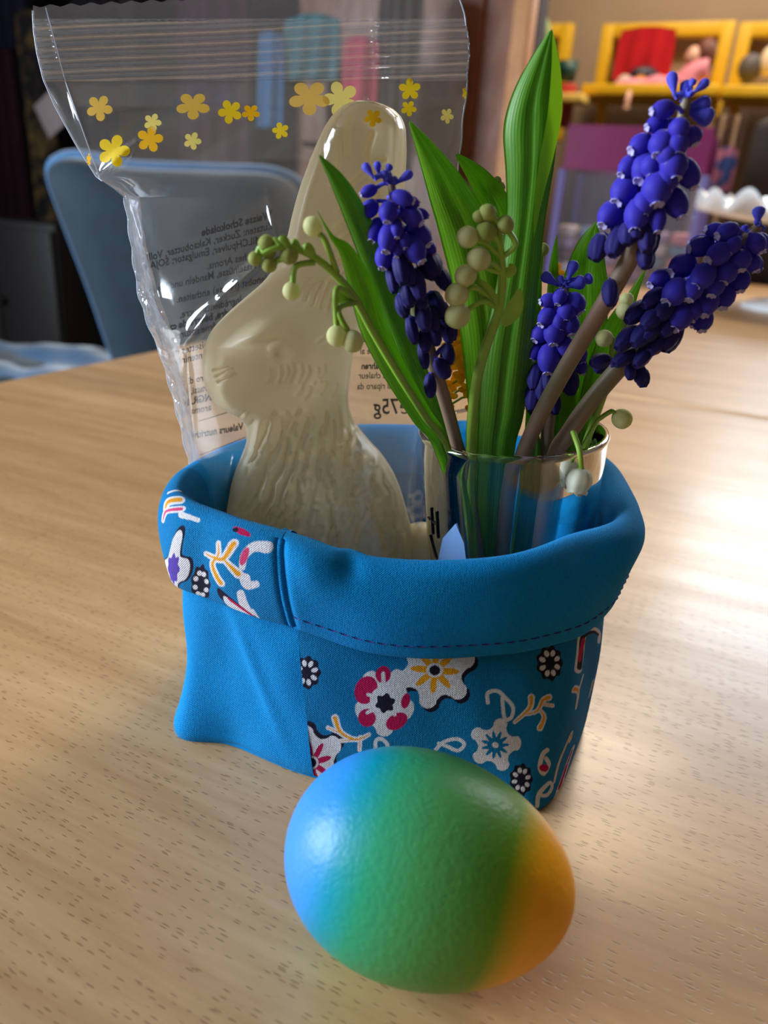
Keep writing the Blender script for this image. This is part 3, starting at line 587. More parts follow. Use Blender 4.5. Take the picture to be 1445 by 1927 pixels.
    setp(p, Roughness=.34, Subsurface_Weight=.12, Subsurface_Scale=.0009, IOR=1.45); p.inputs['Subsurface Radius'].default_value = (1.6, 1.1, .6); bump(nt_, p, noise(nt_, coords(nt_), 420, 3), .12, .0003)
    tl = nt_.nodes.new('ShaderNodeBsdfTranslucent'); tl.inputs[0].default_value = (1, .93, .74, 1); mx = nt_.nodes.new('ShaderNodeMixShader'); mx.inputs[0].default_value = .34; L_(nt_, p.outputs[0], mx.inputs[1]); L_(nt_, tl.outputs[0], mx.inputs[2]); L_(nt_, mx.outputs[0], nt_.nodes['Material Output'].inputs[0])
    V[:, 2] = np.maximum(V[:, 2], .0026)
    root = empty('chocolate_bunny', (V[:, 0].mean(), BY, V[:, 2].min()), 'white chocolate bunny in profile, sitting in the clear bag inside the basket', 'bunny')
    mesh('body', V, Fc, m_, root)
    V, Fc = ell(aty(792, 1042, BY+.004), (.0095, .010, .010), 24, 16); mesh('tail', V, Fc, m_, root)
    return g
make_bunny()

# ================================================================ clear bag round the bunny
BL = np.array([(-12, 62), (25, 62), (60, 64), (100, 70), (150, 82), (200, 104), (270, 142), (333, 182), (352, 210), (372, 234), (420, 241), (500, 252), (560, 262), (620, 282), (660, 300), (720, 318), (780, 334), (830, 346), (900, 362), (935, 366), (1000, 400), (1120, 415)], float)
BR = np.array([(-12, 862), (30, 874), (70, 882), (150, 880), (220, 872), (300, 864), (400, 856), (480, 856), (560, 850), (650, 842), (760, 826), (850, 805), (950, 797), (1120, 790)], float)
def bag_u(px, py): l = np.interp(py, BL[:, 0], BL[:, 1]); r = np.interp(py, BR[:, 0], BR[:, 1]); return (px-l)/(r-l)
def bag_d(u, y):
    D = np.interp(y, [-20, 152, 200, 300, 500, 640, 900, 1000, 1120], [.0004, .0005, .0050, .0098, .0150, .0215, .0240, .0225, .0200]); w = np.clip(4*u*(1-u), 0, 1)
    # keep clear of the bunny
    return D*w**.5
def bag_y(px, py, side, crumple=1.0):
    u = np.clip(bag_u(px, py), 0, 1); d = bag_d(u, py); yc = BY+np.interp(u, [0, .7, 1], [0, 0, .006])*np.clip((py-300)/400, 0, 1)
    l, r = bun_half(np.clip(py, 191, 1222)); xx = np.clip(2*(px-(l+r)/2)/np.maximum(r-l, 1), -1.2, 1.2); inside = np.clip(1-np.abs(xx)**2.4, 0, 1)**.5
    need = (np.minimum(bun_depth(px, py), (r-l)/2*.000205)*inside+.0022*np.clip(1.15-np.abs(xx), 0, .3)/.3)*(py > 185)
    need = np.where(py > 1000, need+.001, need)
    d = np.maximum(d, need+np.where(inside > 0, .0026, 0)*np.clip((py-150)/80, 0, 1))
    w = np.clip(4*u*(1-u), 0, 1)**.5
    seal = (py > 38)*(py < 152); rib = .0010*np.cos((py+.05*px)*2*math.pi/21+.4*np.sin(px/90))*seal
    cr = (.0010*np.sin(px/97+py/141+side)+.0005*np.sin(px/51-py/87+2*side)+.00025*np.sin(px/33+py/25.))*np.clip((py-150)/60, 0, 1)*w
    c2 = 0
    for (x0, y0, x1, y1, a, wd) in ((182, 333, 256, 268, .0026, 9), (345, 650, 415, 560, .0030, 11), (415, 560, 520, 470, .0024, 12), (370, 930, 350, 640, .0012, 8), (240, 372, 300, 560, .0012, 7), (440, 860, 410, 985, .0016, 6), (500, 360, 530, 470, .0012, 9), (700, 0, 708, 150, .0010, 5), (86, 12, 120, 150, .0008, 3.5), (120, 150, 190, 340, .0010, 4)):
        a_ = np.array([x0, y0], float); ab = np.array([x1, y1], float)-a_; t = np.clip(((px-x0)*ab[0]+(py-y0)*ab[1])/(ab@ab), 0, 1); dd = np.hypot(px-x0-t*ab[0], py-y0-t*ab[1]); c2 = c2+a*.8*np.exp(-(dd/(wd*(.45+.6*np.sin(math.pi*np.clip(t, .02, .98)))))**2)*np.sin(math.pi*np.clip(t, .08, .92))
    if side > 0: c2 = c2*.4
    return yc-(-1 if side > 0 else 1)*(d+(cr*crumple if True else 0)*.7+c2)+rib
def make_bag():
    root = empty('cellophane_bag', (aty(560, 1120, BY)[0], BY, .01), 'clear cellophane bag with yellow printed flowers, standing open-sided around the white bunny', 'bag')
    root['label'] = 'clear crinkled bag printed with yellow flowers, wrapped around the white bunny'
    film = filmmat('cellophane', .035, .05, .16, 30); film2 = filmmat('cellophane_back', .10, .045, .14, 26); sealm = filmmat('cellophane_seal', .10, .10, .35, 60)
    for side, name, mt in ((-1, 'front_film', film), (1, 'back_film', film2)):
        ny, nx = 420, 300
        py = np.linspace(-12, 1120, ny); u = np.linspace(0, 1, nx); Y = np.repeat(py[:, None], nx, 1); l = np.interp(py, BL[:, 0], BL[:, 1]); r = np.interp(py, BR[:, 0], BR[:, 1]); X = l[:, None]+(r-l)[:, None]*u
        # saw-cut upper edge
        top = 6*np.abs(((X/38) % 1)*2-1)+ (20-20*np.clip((X-90)/430, 0, 1)) ; Y = Y+(1-np.clip((Y+12)/80, 0, 1))*top
        yy = bag_y(X, Y, side); d = fwd+(X[..., None]-722.5)/FPX*RV+(963.5-Y[..., None])/FPX*UV; P = CP+d*(yy/d[..., 1])[..., None]; V = P.reshape(-1, 3); V[:, 2] = np.maximum(V[:, 2], .0035 if side < 0 else .004)
        Fg = grid(ny, nx); mi = ((Y.ravel()[Fg[:, 0]] > 34) & (Y.ravel()[Fg[:, 0]] < 152)).astype(int); mesh(name, V, Fg.tolist(), [mt, sealm], root, mi=mi)
    def on(px, py, side, lift=.0002):
        px = np.asarray(px, float); py = np.asarray(py, float); yy = bag_y(px, py, side)-lift*(1 if side < 0 else 1); d = fwd+(px[..., None]-722.5)/FPX*RV+(963.5-py[..., None])/FPX*UV; return CP+d*(yy/d[..., 1])[..., None]
    # gathered pleat down the left edge
    rs = np.random.RandomState(3); ys = np.concatenate([np.linspace(335, 380, 6), np.arange(395, 935, 17)]); rows = []
    for k, y in enumerate(ys):
        l = np.interp(y, BL[:, 0], BL[:, 1]); w = np.interp(y, [335, 372, 420, 640, 700, 860, 935], [4, 30, 26, 42, 34, 22, 8])
        rows.append([aty(l+w*f+rs.uniform(-3, 3)*(0 < f < 1), y+rs.uniform(-4, 4), BY-.003+q) for f, q in ((0, .0), (.3, -.004+rs.uniform(-.002, .002)), (.55, .002), (.8, -.0045+rs.uniform(-.002, .002)), (1, -.001))])
    V = np.array(rows).reshape(-1, 3); mesh('side_pleat', V, grid(len(ys), 5).tolist(), filmmat('cellophane_pleat', .22, .22, .6, 120, (.9, .92, .96)), root, False)
    edge = plain('film_edge', (200, 212, 235), .25, .02)
    E_ = lambda pts, r_=.00016: mesh('film_edge', *tube(np.array(pts), r_, 6), edge, root)
    yy = np.linspace(20, 340, 40); E_([aty(np.interp(y, BL[:, 0], BL[:, 1]), y, BY) for y in yy], .00022)
    yy = np.linspace(372, 930, 60); E_([aty(np.interp(y, BL[:, 0], BL[:, 1])+1.5*math.sin(y/9), y, BY-.001) for y in yy], .0002)
    yy = np.linspace(-8, 760, 70); E_([aty(np.interp(y, BR[:, 0], BR[:, 1])+1.2*math.sin(y/13), y, bag_y(np.array(float(np.interp(y, BR[:, 0], BR[:, 1]))), np.array(y), 1)) for y in yy], .0002)
    E_([on(x, y, -1) for x, y in zip(np.linspace(86, 188, 20), np.interp(np.linspace(0, 1, 20), [0, .35, 1], [14, 150, 336]))], .00012)
    # printed flowers
    YC = {k: petalmat('print_'+k, v, v, .5) for k, v in dict(gold=(232, 196, 84), yellow=(244, 216, 30), pale=(244, 234, 130), amber=(240, 188, 0)).items()}
    for (x, y, r_, c, ph, side, sx) in ((187, 203, 25, 'gold', .2, -1, 1), (287, 230, 17, 'pale', .1, -1, 1), (282, 262, 25, 'amber', -.1, -1, 1), (214, 284, 31, 'yellow', .0, -1, 1), (363, 199, 26, 'gold', .3, -1, 1.25), (362, 265, 17, 'pale', .1, -1, 1), (433, 210, 23, 'yellow', .5, -1, 1), (472, 212, 16, 'amber', .3, -1, 1.1),
        (528, 246, 16, 'yellow', .7, -1, 1), (582, 184, 33, 'gold', .3, 1, 1.2), (641, 186, 34, 'pale', .6, 1, 1), (702, 222, 17, 'amber', .4, -1, 1), (771, 168, 21, 'yellow', .9, -1, 1), (769, 204, 15, 'yellow', .2, -1, 1), (841, 218, 15, 'pale', .2, -1, .85), (167, 300, 12, 'amber', 1.0, -1, .35), (874, 175, 12, 'yellow', .1, -1, .35)):
        n = 60; th = np.linspace(0, 2*math.pi, n, endpoint=False); w = np.abs(np.cos(2.5*th)); rr = r_*(.42+.58*w**.65); 
        R_ = np.linspace(0, 1, 5)[1:]; X = np.concatenate([[x]]+[x+sx*rr*q*np.cos(th+ph) for q in R_]); Yv = np.concatenate([[y]]+[y+rr*q*np.sin(th+ph) for q in R_]); V = on(X, Yv, side, .0004)
        Fc = [[0, 1+i, 1+(i+1) % n] for i in range(n)]+[[1+k*n+i, 1+(k+1)*n+i, 1+(k+1)*n+(i+1) % n, 1+k*n+(i+1) % n] for k in range(3) for i in range(n)]
        mesh('printed_flower', V, Fc, YC[c], root)
    # small print on the back film, seen mirrored through the bag
    ink = plain('grey_ink', (40, 38, 44), .8, .03)
    def text(s, x, y, h, slope, bold=0, end=None):
        cu = bpy.data.curves.new('t', 'FONT'); cu.body = s; cu.size = 1; cu.resolution_u = 2; cu.offset = .012+bold*.02; ob = bpy.data.objects.new('t', cu); dg = bpy.context.evaluated_depsgraph_get(); me = bpy.data.meshes.new_from_object(ob)
        if len(me.vertices) == 0: return
        bm = bmesh.new(); bm.from_mesh(me); bmesh.ops.triangulate(bm, faces=bm.faces[:]); vs = np.array([v.co[:2] for v in bm.verts]); Fc = [[v.index for v in f.verts] for f in bm.faces]; bm.free()
        bpy.data.objects.remove(ob); bpy.data.curves.remove(cu); bpy.data.meshes.remove(me)
        gx, gy = vs[:, 0]*h*1.02, vs[:, 1]*h*1.25; a = math.atan(slope); X = x-gx*math.cos(a)-gy*math.sin(a)*.3; Yv = y+gx*math.sin(a)-gy*math.cos(a)
        l_ = np.interp(Yv, BL[:, 0], BL[:, 1])+16; Fc = [f for f in Fc if all(X[i] > l_[i] for i in f)]
        if Fc: return mesh('printed_text', on(X, Yv, 1, .0004), Fc, ink, root, False)
    for s, x, y, h, sl, b in (("Weisse Schokolade", 512, 410, 17, .26, 1), ("Zutaten: Zucker, Kakaobutter, VollMI", 514, 430, 16.5, .26, 0), ("(MILCHpulver, Emulgator: SOJA", 498, 455, 16.5, .24, 0), ("natürliches Aroma.", 512, 478, 16, .24, 0), ("Kann Haselnüsse, Mandeln und Spuren", 520, 496, 16, .24, 0),
        ("Hartschalenobst (Nüsse) enthalten.", 560, 516, 16, .24, 0), ("Chocolat blanc. Ingrédients: sucre,", 560, 544, 16, .25, 0), ("crème en poudre, beurre de cacao", 520, 572, 16, .25, 1), ("lactosérum, arôme naturel, traces", 500, 596, 16, .25, 0), ("lait entier, noisettes des, amandes", 470, 634, 16, .25, 0),
        ("peut contenir/può", 430, 662, 16, .25, 0), ("burro di cacao, latte", 404, 712, 15, .22, 0), ("grassi, nocciole", 396, 734, 15, .22, 0), ("INGR. NOM", 402, 752, 16, .22, 1), ("aroma nat.", 398, 772, 15, .2, 0), ("Valeurs nutritives", 458, 808, 15, .18, 1), ("energia 100 g", 462, 850, 14, .2, 0),
        ("ripiena di latte", 760, 612, 15, .02, 0), ("Vor Wärme schützen", 800, 640, 14, .03, 0), ("a tenere al riparo e al", 802, 664, 14, .02, 0), ("geschützt aufbewahren", 812, 692, 14, .02, 1), ("e l'arôme de la chaleur", 806, 710, 14, .02, 0), ("conservare al riparo da", 806, 730, 14, .02, 0), ("\u212e75g", 772, 778, 33, .02, 0)):
        try: text(s, x, y, h, sl, b)
        except Exception as ex: print('text', s, ex)
    for (x0, y0, x1, y1) in ((374, 792, 458, 766), (376, 856, 462, 822)):
        t = np.linspace(0, 1, 20); X = x0+(x1-x0)*t; Yv = y0+(y1-y0)*t; mesh('printed_rule', np.concatenate([on(X, Yv, 1, .0004), on(X, Yv+1.6, 1, .0004)]), [[i, i+1, 21+i, 20+i] for i in range(19)], ink, root, False)
make_bag()

# ================================================================ glass tumbler
GC = np.array([.0365, .1950, .0010]); GT = math.radians(-5.0)
GM = np.array(Matrix.Rotation(GT, 3, 'Y'))
def gl(prof): return lathe(prof, GC+[0.004, 0, .0022], 72, GM)
gh = .0825
glass = empty('glass_tumbler', GC, 'small clear glass tumbler holding the flowers at the right of the basket', 'glass')
ro, ri = lambda z: .0205+.0048*(z/gh)**1.1, lambda z: .0190+.0050*(z/gh)**1.1
P = [(1e-5, 0), (.017, 0), (.0196, .0012)]+[(ro(z), z) for z in np.linspace(.004, gh-.0012, 16)]+[(ro(gh)+.0003, gh-.0004), (ro(gh)-.0002, gh+.0005), (ro(gh)-.0012, gh+.0006), (ri(gh)-.0004, gh-.0006)]+[(ri(z), z) for z in np.linspace(gh-.003, .008, 16)]+[(.016, .0062), (1e-5, .006)]
mesh('tumbler_body', *gl(P), glassmat('clear_glass', (.97, .99, .98)), glass)
P = [(1e-5, .0064), (.0158, .0066)]+[(ri(z)-.0001, z) for z in np.linspace(.0085, .040, 8)]+[(1e-5, .0401)]
w_ = mesh('water', *gl(P), glassmat('water', (.90, .98, .95), 0, 1.33), glass)
# printed figure and letter on the glass
def on_glass(a, z, off=.0003):
    r = ro(z)+off; v = np.stack([r*np.cos(a), r*np.sin(a), z+0*a], -1); return v@GM.T+GC+[.004, 0, .0022]
fig = plain('pale_blue_glass_print', (120, 160, 215), .4, .05); blk = plain('black_glass_print', (10, 12, 18), .4, .02)
def gpatch(name, pts, mat):
    pts = np.array(pts, float); n = len(pts); c = pts.mean(0); X = np.concatenate([[c], c+(pts-c)*.5, pts]); return mesh(name, on_glass(X[:, 0], X[:, 1]), [[0, 1+i, 1+(i+1) % n] for i in range(n)]+[[1+i, 1+n+i, 1+n+(i+1) % n, 1+(i+1) % n] for i in range(n)], mat, glass)
D = math.radians
gpatch('printed_figure', [(D(205), .014), (D(205), .038), (D(207), .047), (D(216), .057), (D(228), .063), (D(234), .058), (D(238), .043), (D(244), .014)], fig)
for seg_ in ([(D(203), .056), (D(203), .064)], [(D(210), .056), (D(210), .064)], [(D(203), .060), (D(210), .060)], [(D(196), .060), (D(200), .060)], [(D(198), .055), (D(205), .050), (D(213), .047), (D(214), .038), (D(215), .012)]):
    s_ = np.array(seg_); t = np.linspace(0, len(s_)-1, 12); pts = np.stack([np.interp(t, np.arange(len(s_)), s_[:, i]) for i in (0, 1)], 1); mesh('printed_letter' if len(seg_) == 2 else 'printed_outline', *tube(on_glass(pts[:, 0], pts[:, 1], .0002), .0003, 5), blk, glass)

# ================================================================ flowers in the glass
def pxpath(pts, n, tail=None):
    """pts: (px, py, Y) picture anchors at real distances -> smooth world path; tail: extra world points"""
    P = [aty(x, y, Y) for x, y, Y in pts]
    if tail is not None: P += [np.array(q, float) for q in tail]
    return spl(np.array(P), n)
def gbot(dx, dy): return np.array([dx, dy, 0.010])+[GC[0]+.003, GC[1], 0]
def bladed(name, label, pts, hw, tail, mat, fold=.35, twist=0.0, group=None, n=90, m=15, parent=None):
    P = [aty(x, y, Y) for x, y, Y in pts]+[np.array(q, float) for q in (tail or [])]; c = spl(np.array(P), n)
    h = np.interp(np.linspace(0, len(P)-1, n), np.arange(len(P)), hw); h = np.convolve(np.pad(h, 3, mode='edge'), np.ones(7)/7, 'valid'); h[0] = .15
    T = np.gradient(c, axis=0); T /= np.linalg.norm(T, axis=1)[:, None]; view = c-CP; dist = view@fwd; view /= np.linalg.norm(view, axis=1)[:, None]
    Wd = np.cross(T, view); Wd /= np.linalg.norm(Wd, axis=1)[:, None]; Nn = np.cross(Wd, T); u = np.linspace(-1, 1, m)
    tw = np.linspace(0, 1, n)*twist; a = np.cos(tw)[:, None]; b = np.sin(tw)[:, None]; W2_, N2_ = Wd*a+Nn*b, Nn*a-Wd*b
    hm = h*dist/FPX; rip = .05*np.sin(np.linspace(0, 17, n))[:, None]*u[None]**2
    V = c[:, None]+W2_[:, None]*(u[None]*hm[:, None]/max(.6, math.cos(fold)))[..., None]*(1-.12*u[None, :, None]**2)+N2_[:, None]*((fold*(u[None]**2-.3)+.15*np.exp(-(u/.15)**2)[None]+rip)*hm[:, None])[..., None]
    uv = np.stack([np.repeat(u[None], n, 0)*.5+.5, np.repeat(np.linspace(0, 6, n)[:, None], m, 1)], -1).reshape(-1, 2)
    V2 = V+N2_[:, None]*-.00035
    Va = np.concatenate([V.reshape(-1, 3), V2.reshape(-1, 3)]); F1 = grid(n, m); F2 = F1[:, ::-1]+n*m; Fc = F1.tolist()+F2.tolist()
    rim = [i*m for i in range(n)]+[(n-1)*m+j for j in range(1, m)]+[i*m+m-1 for i in range(n-2, -1, -1)]+[j for j in range(m-2, 0, -1)]
    Fc += [[rim[i], rim[(i+1) % len(rim)], rim[(i+1) % len(rim)]+n*m, rim[i]+n*m] for i in range(len(rim))]
    o = mesh(name, Va, Fc, mat, parent, uv=np.concatenate([uv, uv]), loc=c[-1] if parent is None else None)
    if parent is None: tag(o, label, 'leaf', group)
    return o
G1, G2 = M['green1'], M['green2']
bladed('lily_leaf', 'tallest green leaf, curling upright in the middle of the glass', [(1038, 56, .186), (1022, 110, .186), (1004, 180, .186), (998, 240, .186), (996, 320, .186), (988, 420, .187), (972, 540, .188), (955, 660, .189), (942, 780, .190), (932, 860, .191)], [0, 22, 42, 54, 46, 36, 40, 50, 44, 36, 24, 14], [gbot(-.008, -.006)+[0, 0, .03], gbot(-.006, -.004)], M['green3'], .45)
mesh('leaf_flap', *join([(lambda c_, w_: (np.concatenate([c_-w_, c_+w_]), [[i, i+1, len(c_)+i+1, len(c_)+i] for i in range(len(c_)-1)]))(pxpath([(1040, 60, .184), (1046, 130, .183), (1044, 210, .183), (1030, 290, .184), (1014, 370, .185), (1004, 450, .186)], 40), np.linspace(0, 1, 40)[:, None]*0+np.sin(np.linspace(0, math.pi, 40))[:, None]*np.array([.0016, 0, .0004]))]), G1, bpy.data.objects['lily_leaf'])
bladed('lily_leaf', 'pointed green leaf left of the tallest leaf, its tip beside the bag edge', [(770, 228, .184), (806, 290, .186), (842, 360, .188), (876, 440, .190), (902, 540, .192), (915, 650, .193), (918, 780, .194), (915, 860, .194)], [0, 22, 40, 52, 54, 50, 38, 24, 14, 8], [gbot(-.010, .002)+[0, 0, .03], gbot(-.006, .002)], G1, .35)
bladed('lily_leaf', 'light green leaf half hidden behind the pointed leaf beside the bag', [(858, 290, .202), (900, 335, .202), (934, 392, .202), (950, 470, .201), (955, 600, .200), (950, 860, .199)], [2, 22, 32, 34, 24, 12, 8], [gbot(-.002, .006)], G1, .3)
bladed('lily_leaf', 'narrow leaf with its tip crossing the ear of the white bunny', [(600, 291, .160), (638, 345, .162), (676, 420, .165), (712, 510, .168), (748, 600, .172), (786, 690, .176), (820, 770, .180), (850, 850, .184)], [0, 17, 25, 26, 30, 36, 30, 20, 12, 6], [gbot(-.012, -.006)+[0, 0, .035], gbot(-.006, -.002)], M['green3'], .4)
bladed('lily_leaf', 'bright leaf with a thread-like tip bending left over the bunny cheek', [(597, 396, .158), (624, 445, .158), (652, 474, .159), (680, 540, .161), (704, 620, .164), (744, 700, .168), (792, 780, .173), (835, 850, .178)], [0, 4, 15, 27, 28, 26, 22, 17, 12, 5], [gbot(-.014, -.010)+[0, 0, .04], gbot(-.008, -.004)], G1, .3)
bladed('lily_leaf', 'broad backlit leaf behind the stem of the highest blue flower', [(1122, 418, .206), (1108, 470, .206), (1100, 540, .205), (1098, 620, .204), (1086, 720, .202), (1064, 860, .199)], [0, 30, 48, 46, 38, 26, 10], [gbot(.004, .006)], G1, .3)
bladed('lily_leaf', 'slender leaf with a sharp tip at the right of the bunch', [(1216, 504, .196), (1192, 552, .197), (1158, 620, .198), (1130, 700, .199), (1104, 790, .199), (1080, 870, .199)], [0, 9, 24, 28, 22, 15, 8], [gbot(.010, .002)], G1, .4)
bladed('lily_leaf', 'thin bright leaf rising right beside the tallest leaf', [(1013, 414, .198), (1012, 470, .198), (1008, 560, .198), (1002, 680, .198), (990, 860, .197)], [0, 8, 12, 11, 8, 6], [gbot(.0, .004)], G1, .3)
bladed('lily_leaf', 'small forked leaf tip behind the middle blue flower', [(1048, 440, .210), (1042, 500, .210), (1040, 580, .209), (1034, 700, .207), (1020, 860, .203)], [0, 9, 14, 13, 9, 6], [gbot(.002, .006)], G1, .3)
bladed('lily_leaf', 'dark leaf standing low in the right half of the glass', [(1075, 690, .203), (1068, 760, .203), (1060, 860, .202), (1050, 940, .201)], [3, 26, 40, 42, 20], [gbot(.004, .004)], G2, .3)
bladed('lily_leaf', 'dark blade seen through the left half of the glass', [(930, 800, .196), (925, 880, .197), (920, 960, .197), (918, 1040, .197)], [4, 26, 34, 30, 14], [gbot(-.006, .002)], G2, .3)
bladed('lily_leaf', 'short dark leaf low in the glass before the middle stems', [(1010, 800, .192), (1004, 880, .192), (996, 960, .192)], [2, 18, 22, 12], [gbot(.0, -.004)], G2, .3)

# ---- grape hyacinths
FM = dict(bud=petalmat('floret_bud_blue', (76, 78, 215), (100, 104, 235)), bell=petalmat('floret_blue', (50, 42, 178), (70, 58, 205)), dark=petalmat('floret_wilted_navy', (24, 20, 92), (38, 30, 124), .12))
rimw = plain('floret_rim_white', (176, 170, 220), .6, .05)
m_, nt, p = newmat('muscari_stem'); f = noise(nt, coords(nt, (1, 1, 1)), 45, 4); L_(nt, ramp(nt, f, [(.3, srgb(96, 104, 66)), (.7, srgb(146, 112, 100))]), p.inputs['Base Color']); setp(p, Roughness=.5); M['mstem'] = m_
def floret_mesh(kind):
    """unit floret pointing down -z from its stalk at the origin, length 1"""
    th = np.linspace(0, 2*math.pi, 18, endpoint=False)
    if kind == 'bud': pr = [(.001, 0), (.10, .02), (.12, .2), (.22, .42), (.33, .66), (.34, .84), (.22, .97), (.001, 1)]; rid = .0
    elif kind == 'bell': pr = [(.001, 0), (.16, .015), (.34, .12), (.45, .30), (.49, .50), (.45, .70), (.31, .88), (.20, .95), (.19, .97), (.23, 1.01), (.18, .99), (.12, .94), (.001, .92)]; rid = .02
    else: pr = [(.001, 0), (.14, .02), (.26, .14), (.33, .36), (.34, .58), (.29, .80), (.20, .93), (.16, 1.0), (.10, .94), (.001, .92)]; rid = .13
    V = []; 
    for k, (r, z) in enumerate(pr):
        rr = r*(1+rid*np.cos(6*th)); zz = -z+0*th
        if kind == 'bell' and k in (9, 10): zz = -z+.03*np.cos(6*th)
        V.append(np.stack([rr*np.cos(th), rr*np.sin(th), zz], -1))
    V = np.array(V).reshape(-1, 3); Fc = grid(len(pr), 18, False, True).tolist(); mi = np.array([1 if (kind == 'bell' and k >= 8) else 0 for k in range(len(pr)-1) for _ in range(18)])
    # grid loops u (profile) outer so material index follows
    me = bpy.data.meshes.new('floret_'+kind); me.from_pydata(V.tolist(), [], Fc); me.materials.append(FM[kind]); me.materials.append(rimw)
    me.polygons.foreach_set('material_index', mi.astype(np.int32)); me.polygons.foreach_set('use_smooth', np.ones(len(Fc), bool)); me.update(); return me
FL = {k: floret_mesh(k) for k in ('bud', 'bell', 'dark')}
def muscari(label, stem, rstem, tail, sc, ox, oy, florets, Y0, rad, seed):
    """florets: (x, y, length, width, angle, kind) in a local frame; picture = (ox + x/sc, oy + y/sc); angle of the mouth, degrees, 0 = right, 90 = down"""
    path = pxpath(stem, 80, tail); root = empty('grape_hyacinth', path[-1], label, 'flower', 'grape hyacinths in the glass')
    del root['group']
    n = len(path); rr = np.interp(np.linspace(0, 1, n), [0, .12, .35, 1], [rstem*.45, rstem*.7, rstem, rstem*1.05]); mesh('stem', *tube(path, rr, 12), M['mstem'], root)
    pp = proj(path); rs = random.Random(seed); R0 = rootloc(root); ped = []; k = 0
    allf = []
    for (x, y, ln, wd, an, kd) in florets:
        px, py = ox+x/sc, oy+y/sc; i = int(np.argmin(((pp[:60]-[px, py])**2).sum(1))); A = path[i]; dd = np.linalg.norm(pp[i]-[px, py])/FPX*.19; Rh = rad
        if kd in 'TU': yoff = rs.uniform(-.001, .001)
        else: yoff = -math.sqrt(max(0, Rh**2-dd**2))*.9-.0005
        allf.append((px, py, A[1]+yoff, ln/sc, wd/sc, an, kd, i))
        # a matching one round the back, partly hidden
        if kd in 'BD' and rs.random() < .55: allf.append((px+rs.uniform(-8, 8), py+rs.uniform(-8, 8), A[1]-yoff+.001, ln/sc*.95, wd/sc*.95, an+rs.uniform(-25, 25), kd, i))
    for (px, py, Y, ln, wd, an, kd, i) in allf:
        me = FL[{'T': 'bud', 'B': 'bell', 'D': 'dark', 'U': 'bud'}[kd]]; c = aty(px, py, Y); dz = (c-CP)@fwd; L = ln*dz/FPX; Wm = wd*dz/FPX
        a = math.radians(an); out = (RV*math.cos(a)-UV*math.sin(a)); outw = out+np.array([0, -.12 if kd != 'T' else 0, 0])*(1 if Y < path[i][1] else -1); outw /= np.linalg.norm(outw)
        q = Vector((-outw).tolist()).to_track_quat('Z', 'Y'); maxr = {'bud': .34, 'bell': .49, 'dark': .34}[me.name[7:]]; sx = Wm/2/maxr
        o = bpy.data.objects.new('floret', me); COL.objects.link(o); o.parent = root; base = c-outw*L/2; o.location = Vector((base+[0, 0, TZ]-R0).tolist()); o.rotation_mode = 'QUATERNION'; o.rotation_quaternion = q; o.scale = (sx, sx, L)
        ped.append(tube(spl(np.array([path[max(0, min(i, 70))], (path[i]+base)/2+[0, 0, .0006], base]), 5), .00045 if kd != 'T' else .0006, 6))
    v, f = join(ped); tag(mesh('stalk', v, f, FM['bud'], root), kind='stuff')
    return root
T_, B_, D_ = 'T', 'B', 'D'
muscari('dark blue grape hyacinth at the left, leaning before the bunny ear', [(735, 335, .166), (748, 420, .167), (765, 500, .168), (786, 590, .170), (810, 670, .173), (836, 750, .177), (858, 830, .181), (876, 900, .184)], .0016, [gbot(-.010, -.008)+[0, 0, .03], gbot(-.004, -.004)], 3.705, 620, 280, [
    (275, 155, 125, 62, 235, T_), (338, 138, 95, 56, 262, T_), (410, 145, 75, 55, 290, T_), (388, 195, 80, 74, 265, T_), (515, 205, 150, 62, 325, T_), (445, 225, 70, 50, 320, T_),
    (275, 295, 130, 88, 155, B_), (280, 420, 150, 118, 130, B_), (512, 342, 165, 112, 20, B_), (575, 375, 110, 90, 10, B_), (408, 442, 150, 132, 95, B_), (572, 470, 180, 138, 35, B_), (642, 455, 110, 80, 20, B_), (322, 565, 180, 122, 110, B_), (410, 620, 215, 146, 100, B_), (628, 600, 200, 156, 50, B_), (702, 690, 120, 80, 60, B_), (592, 702, 215, 156, 60, B_), (385, 748, 190, 140, 100, B_), (478, 690, 140, 80, 100, B_), (470, 560, 130, 90, 90, B_), (520, 640, 120, 90, 80, B_),
    (500, 835, 230, 120, 80, D_), (438, 910, 200, 90, 80, D_), (692, 810, 220, 150, 60, D_), (785, 900, 200, 100, 60, D_), (545, 1010, 200, 110, 80, D_), (508, 1095, 170, 96, 70, D_), (610, 950, 230, 120, 75, D_), (655, 1165, 220, 120, 80, D_), (745, 1085, 200, 110, 70, D_), (800, 1150, 180, 90, 75, D_), (575, 1265, 200, 86, 75, D_), (822, 1265, 190, 96, 80, D_), (735, 1290, 170, 96, 80, D_), (665, 1335, 170, 90, 85, D_), (830, 1430, 150, 88, 85, D_), (655, 1440, 190, 80, 80, D_), (785, 1530, 160, 100, 60, D_), (702, 1650, 170, 84, 88, D_), (560, 880, 160, 90, 80, D_), (640, 1040, 170, 90, 80, D_), (720, 1190, 170, 90, 80, D_)], .167, .0052, 1)
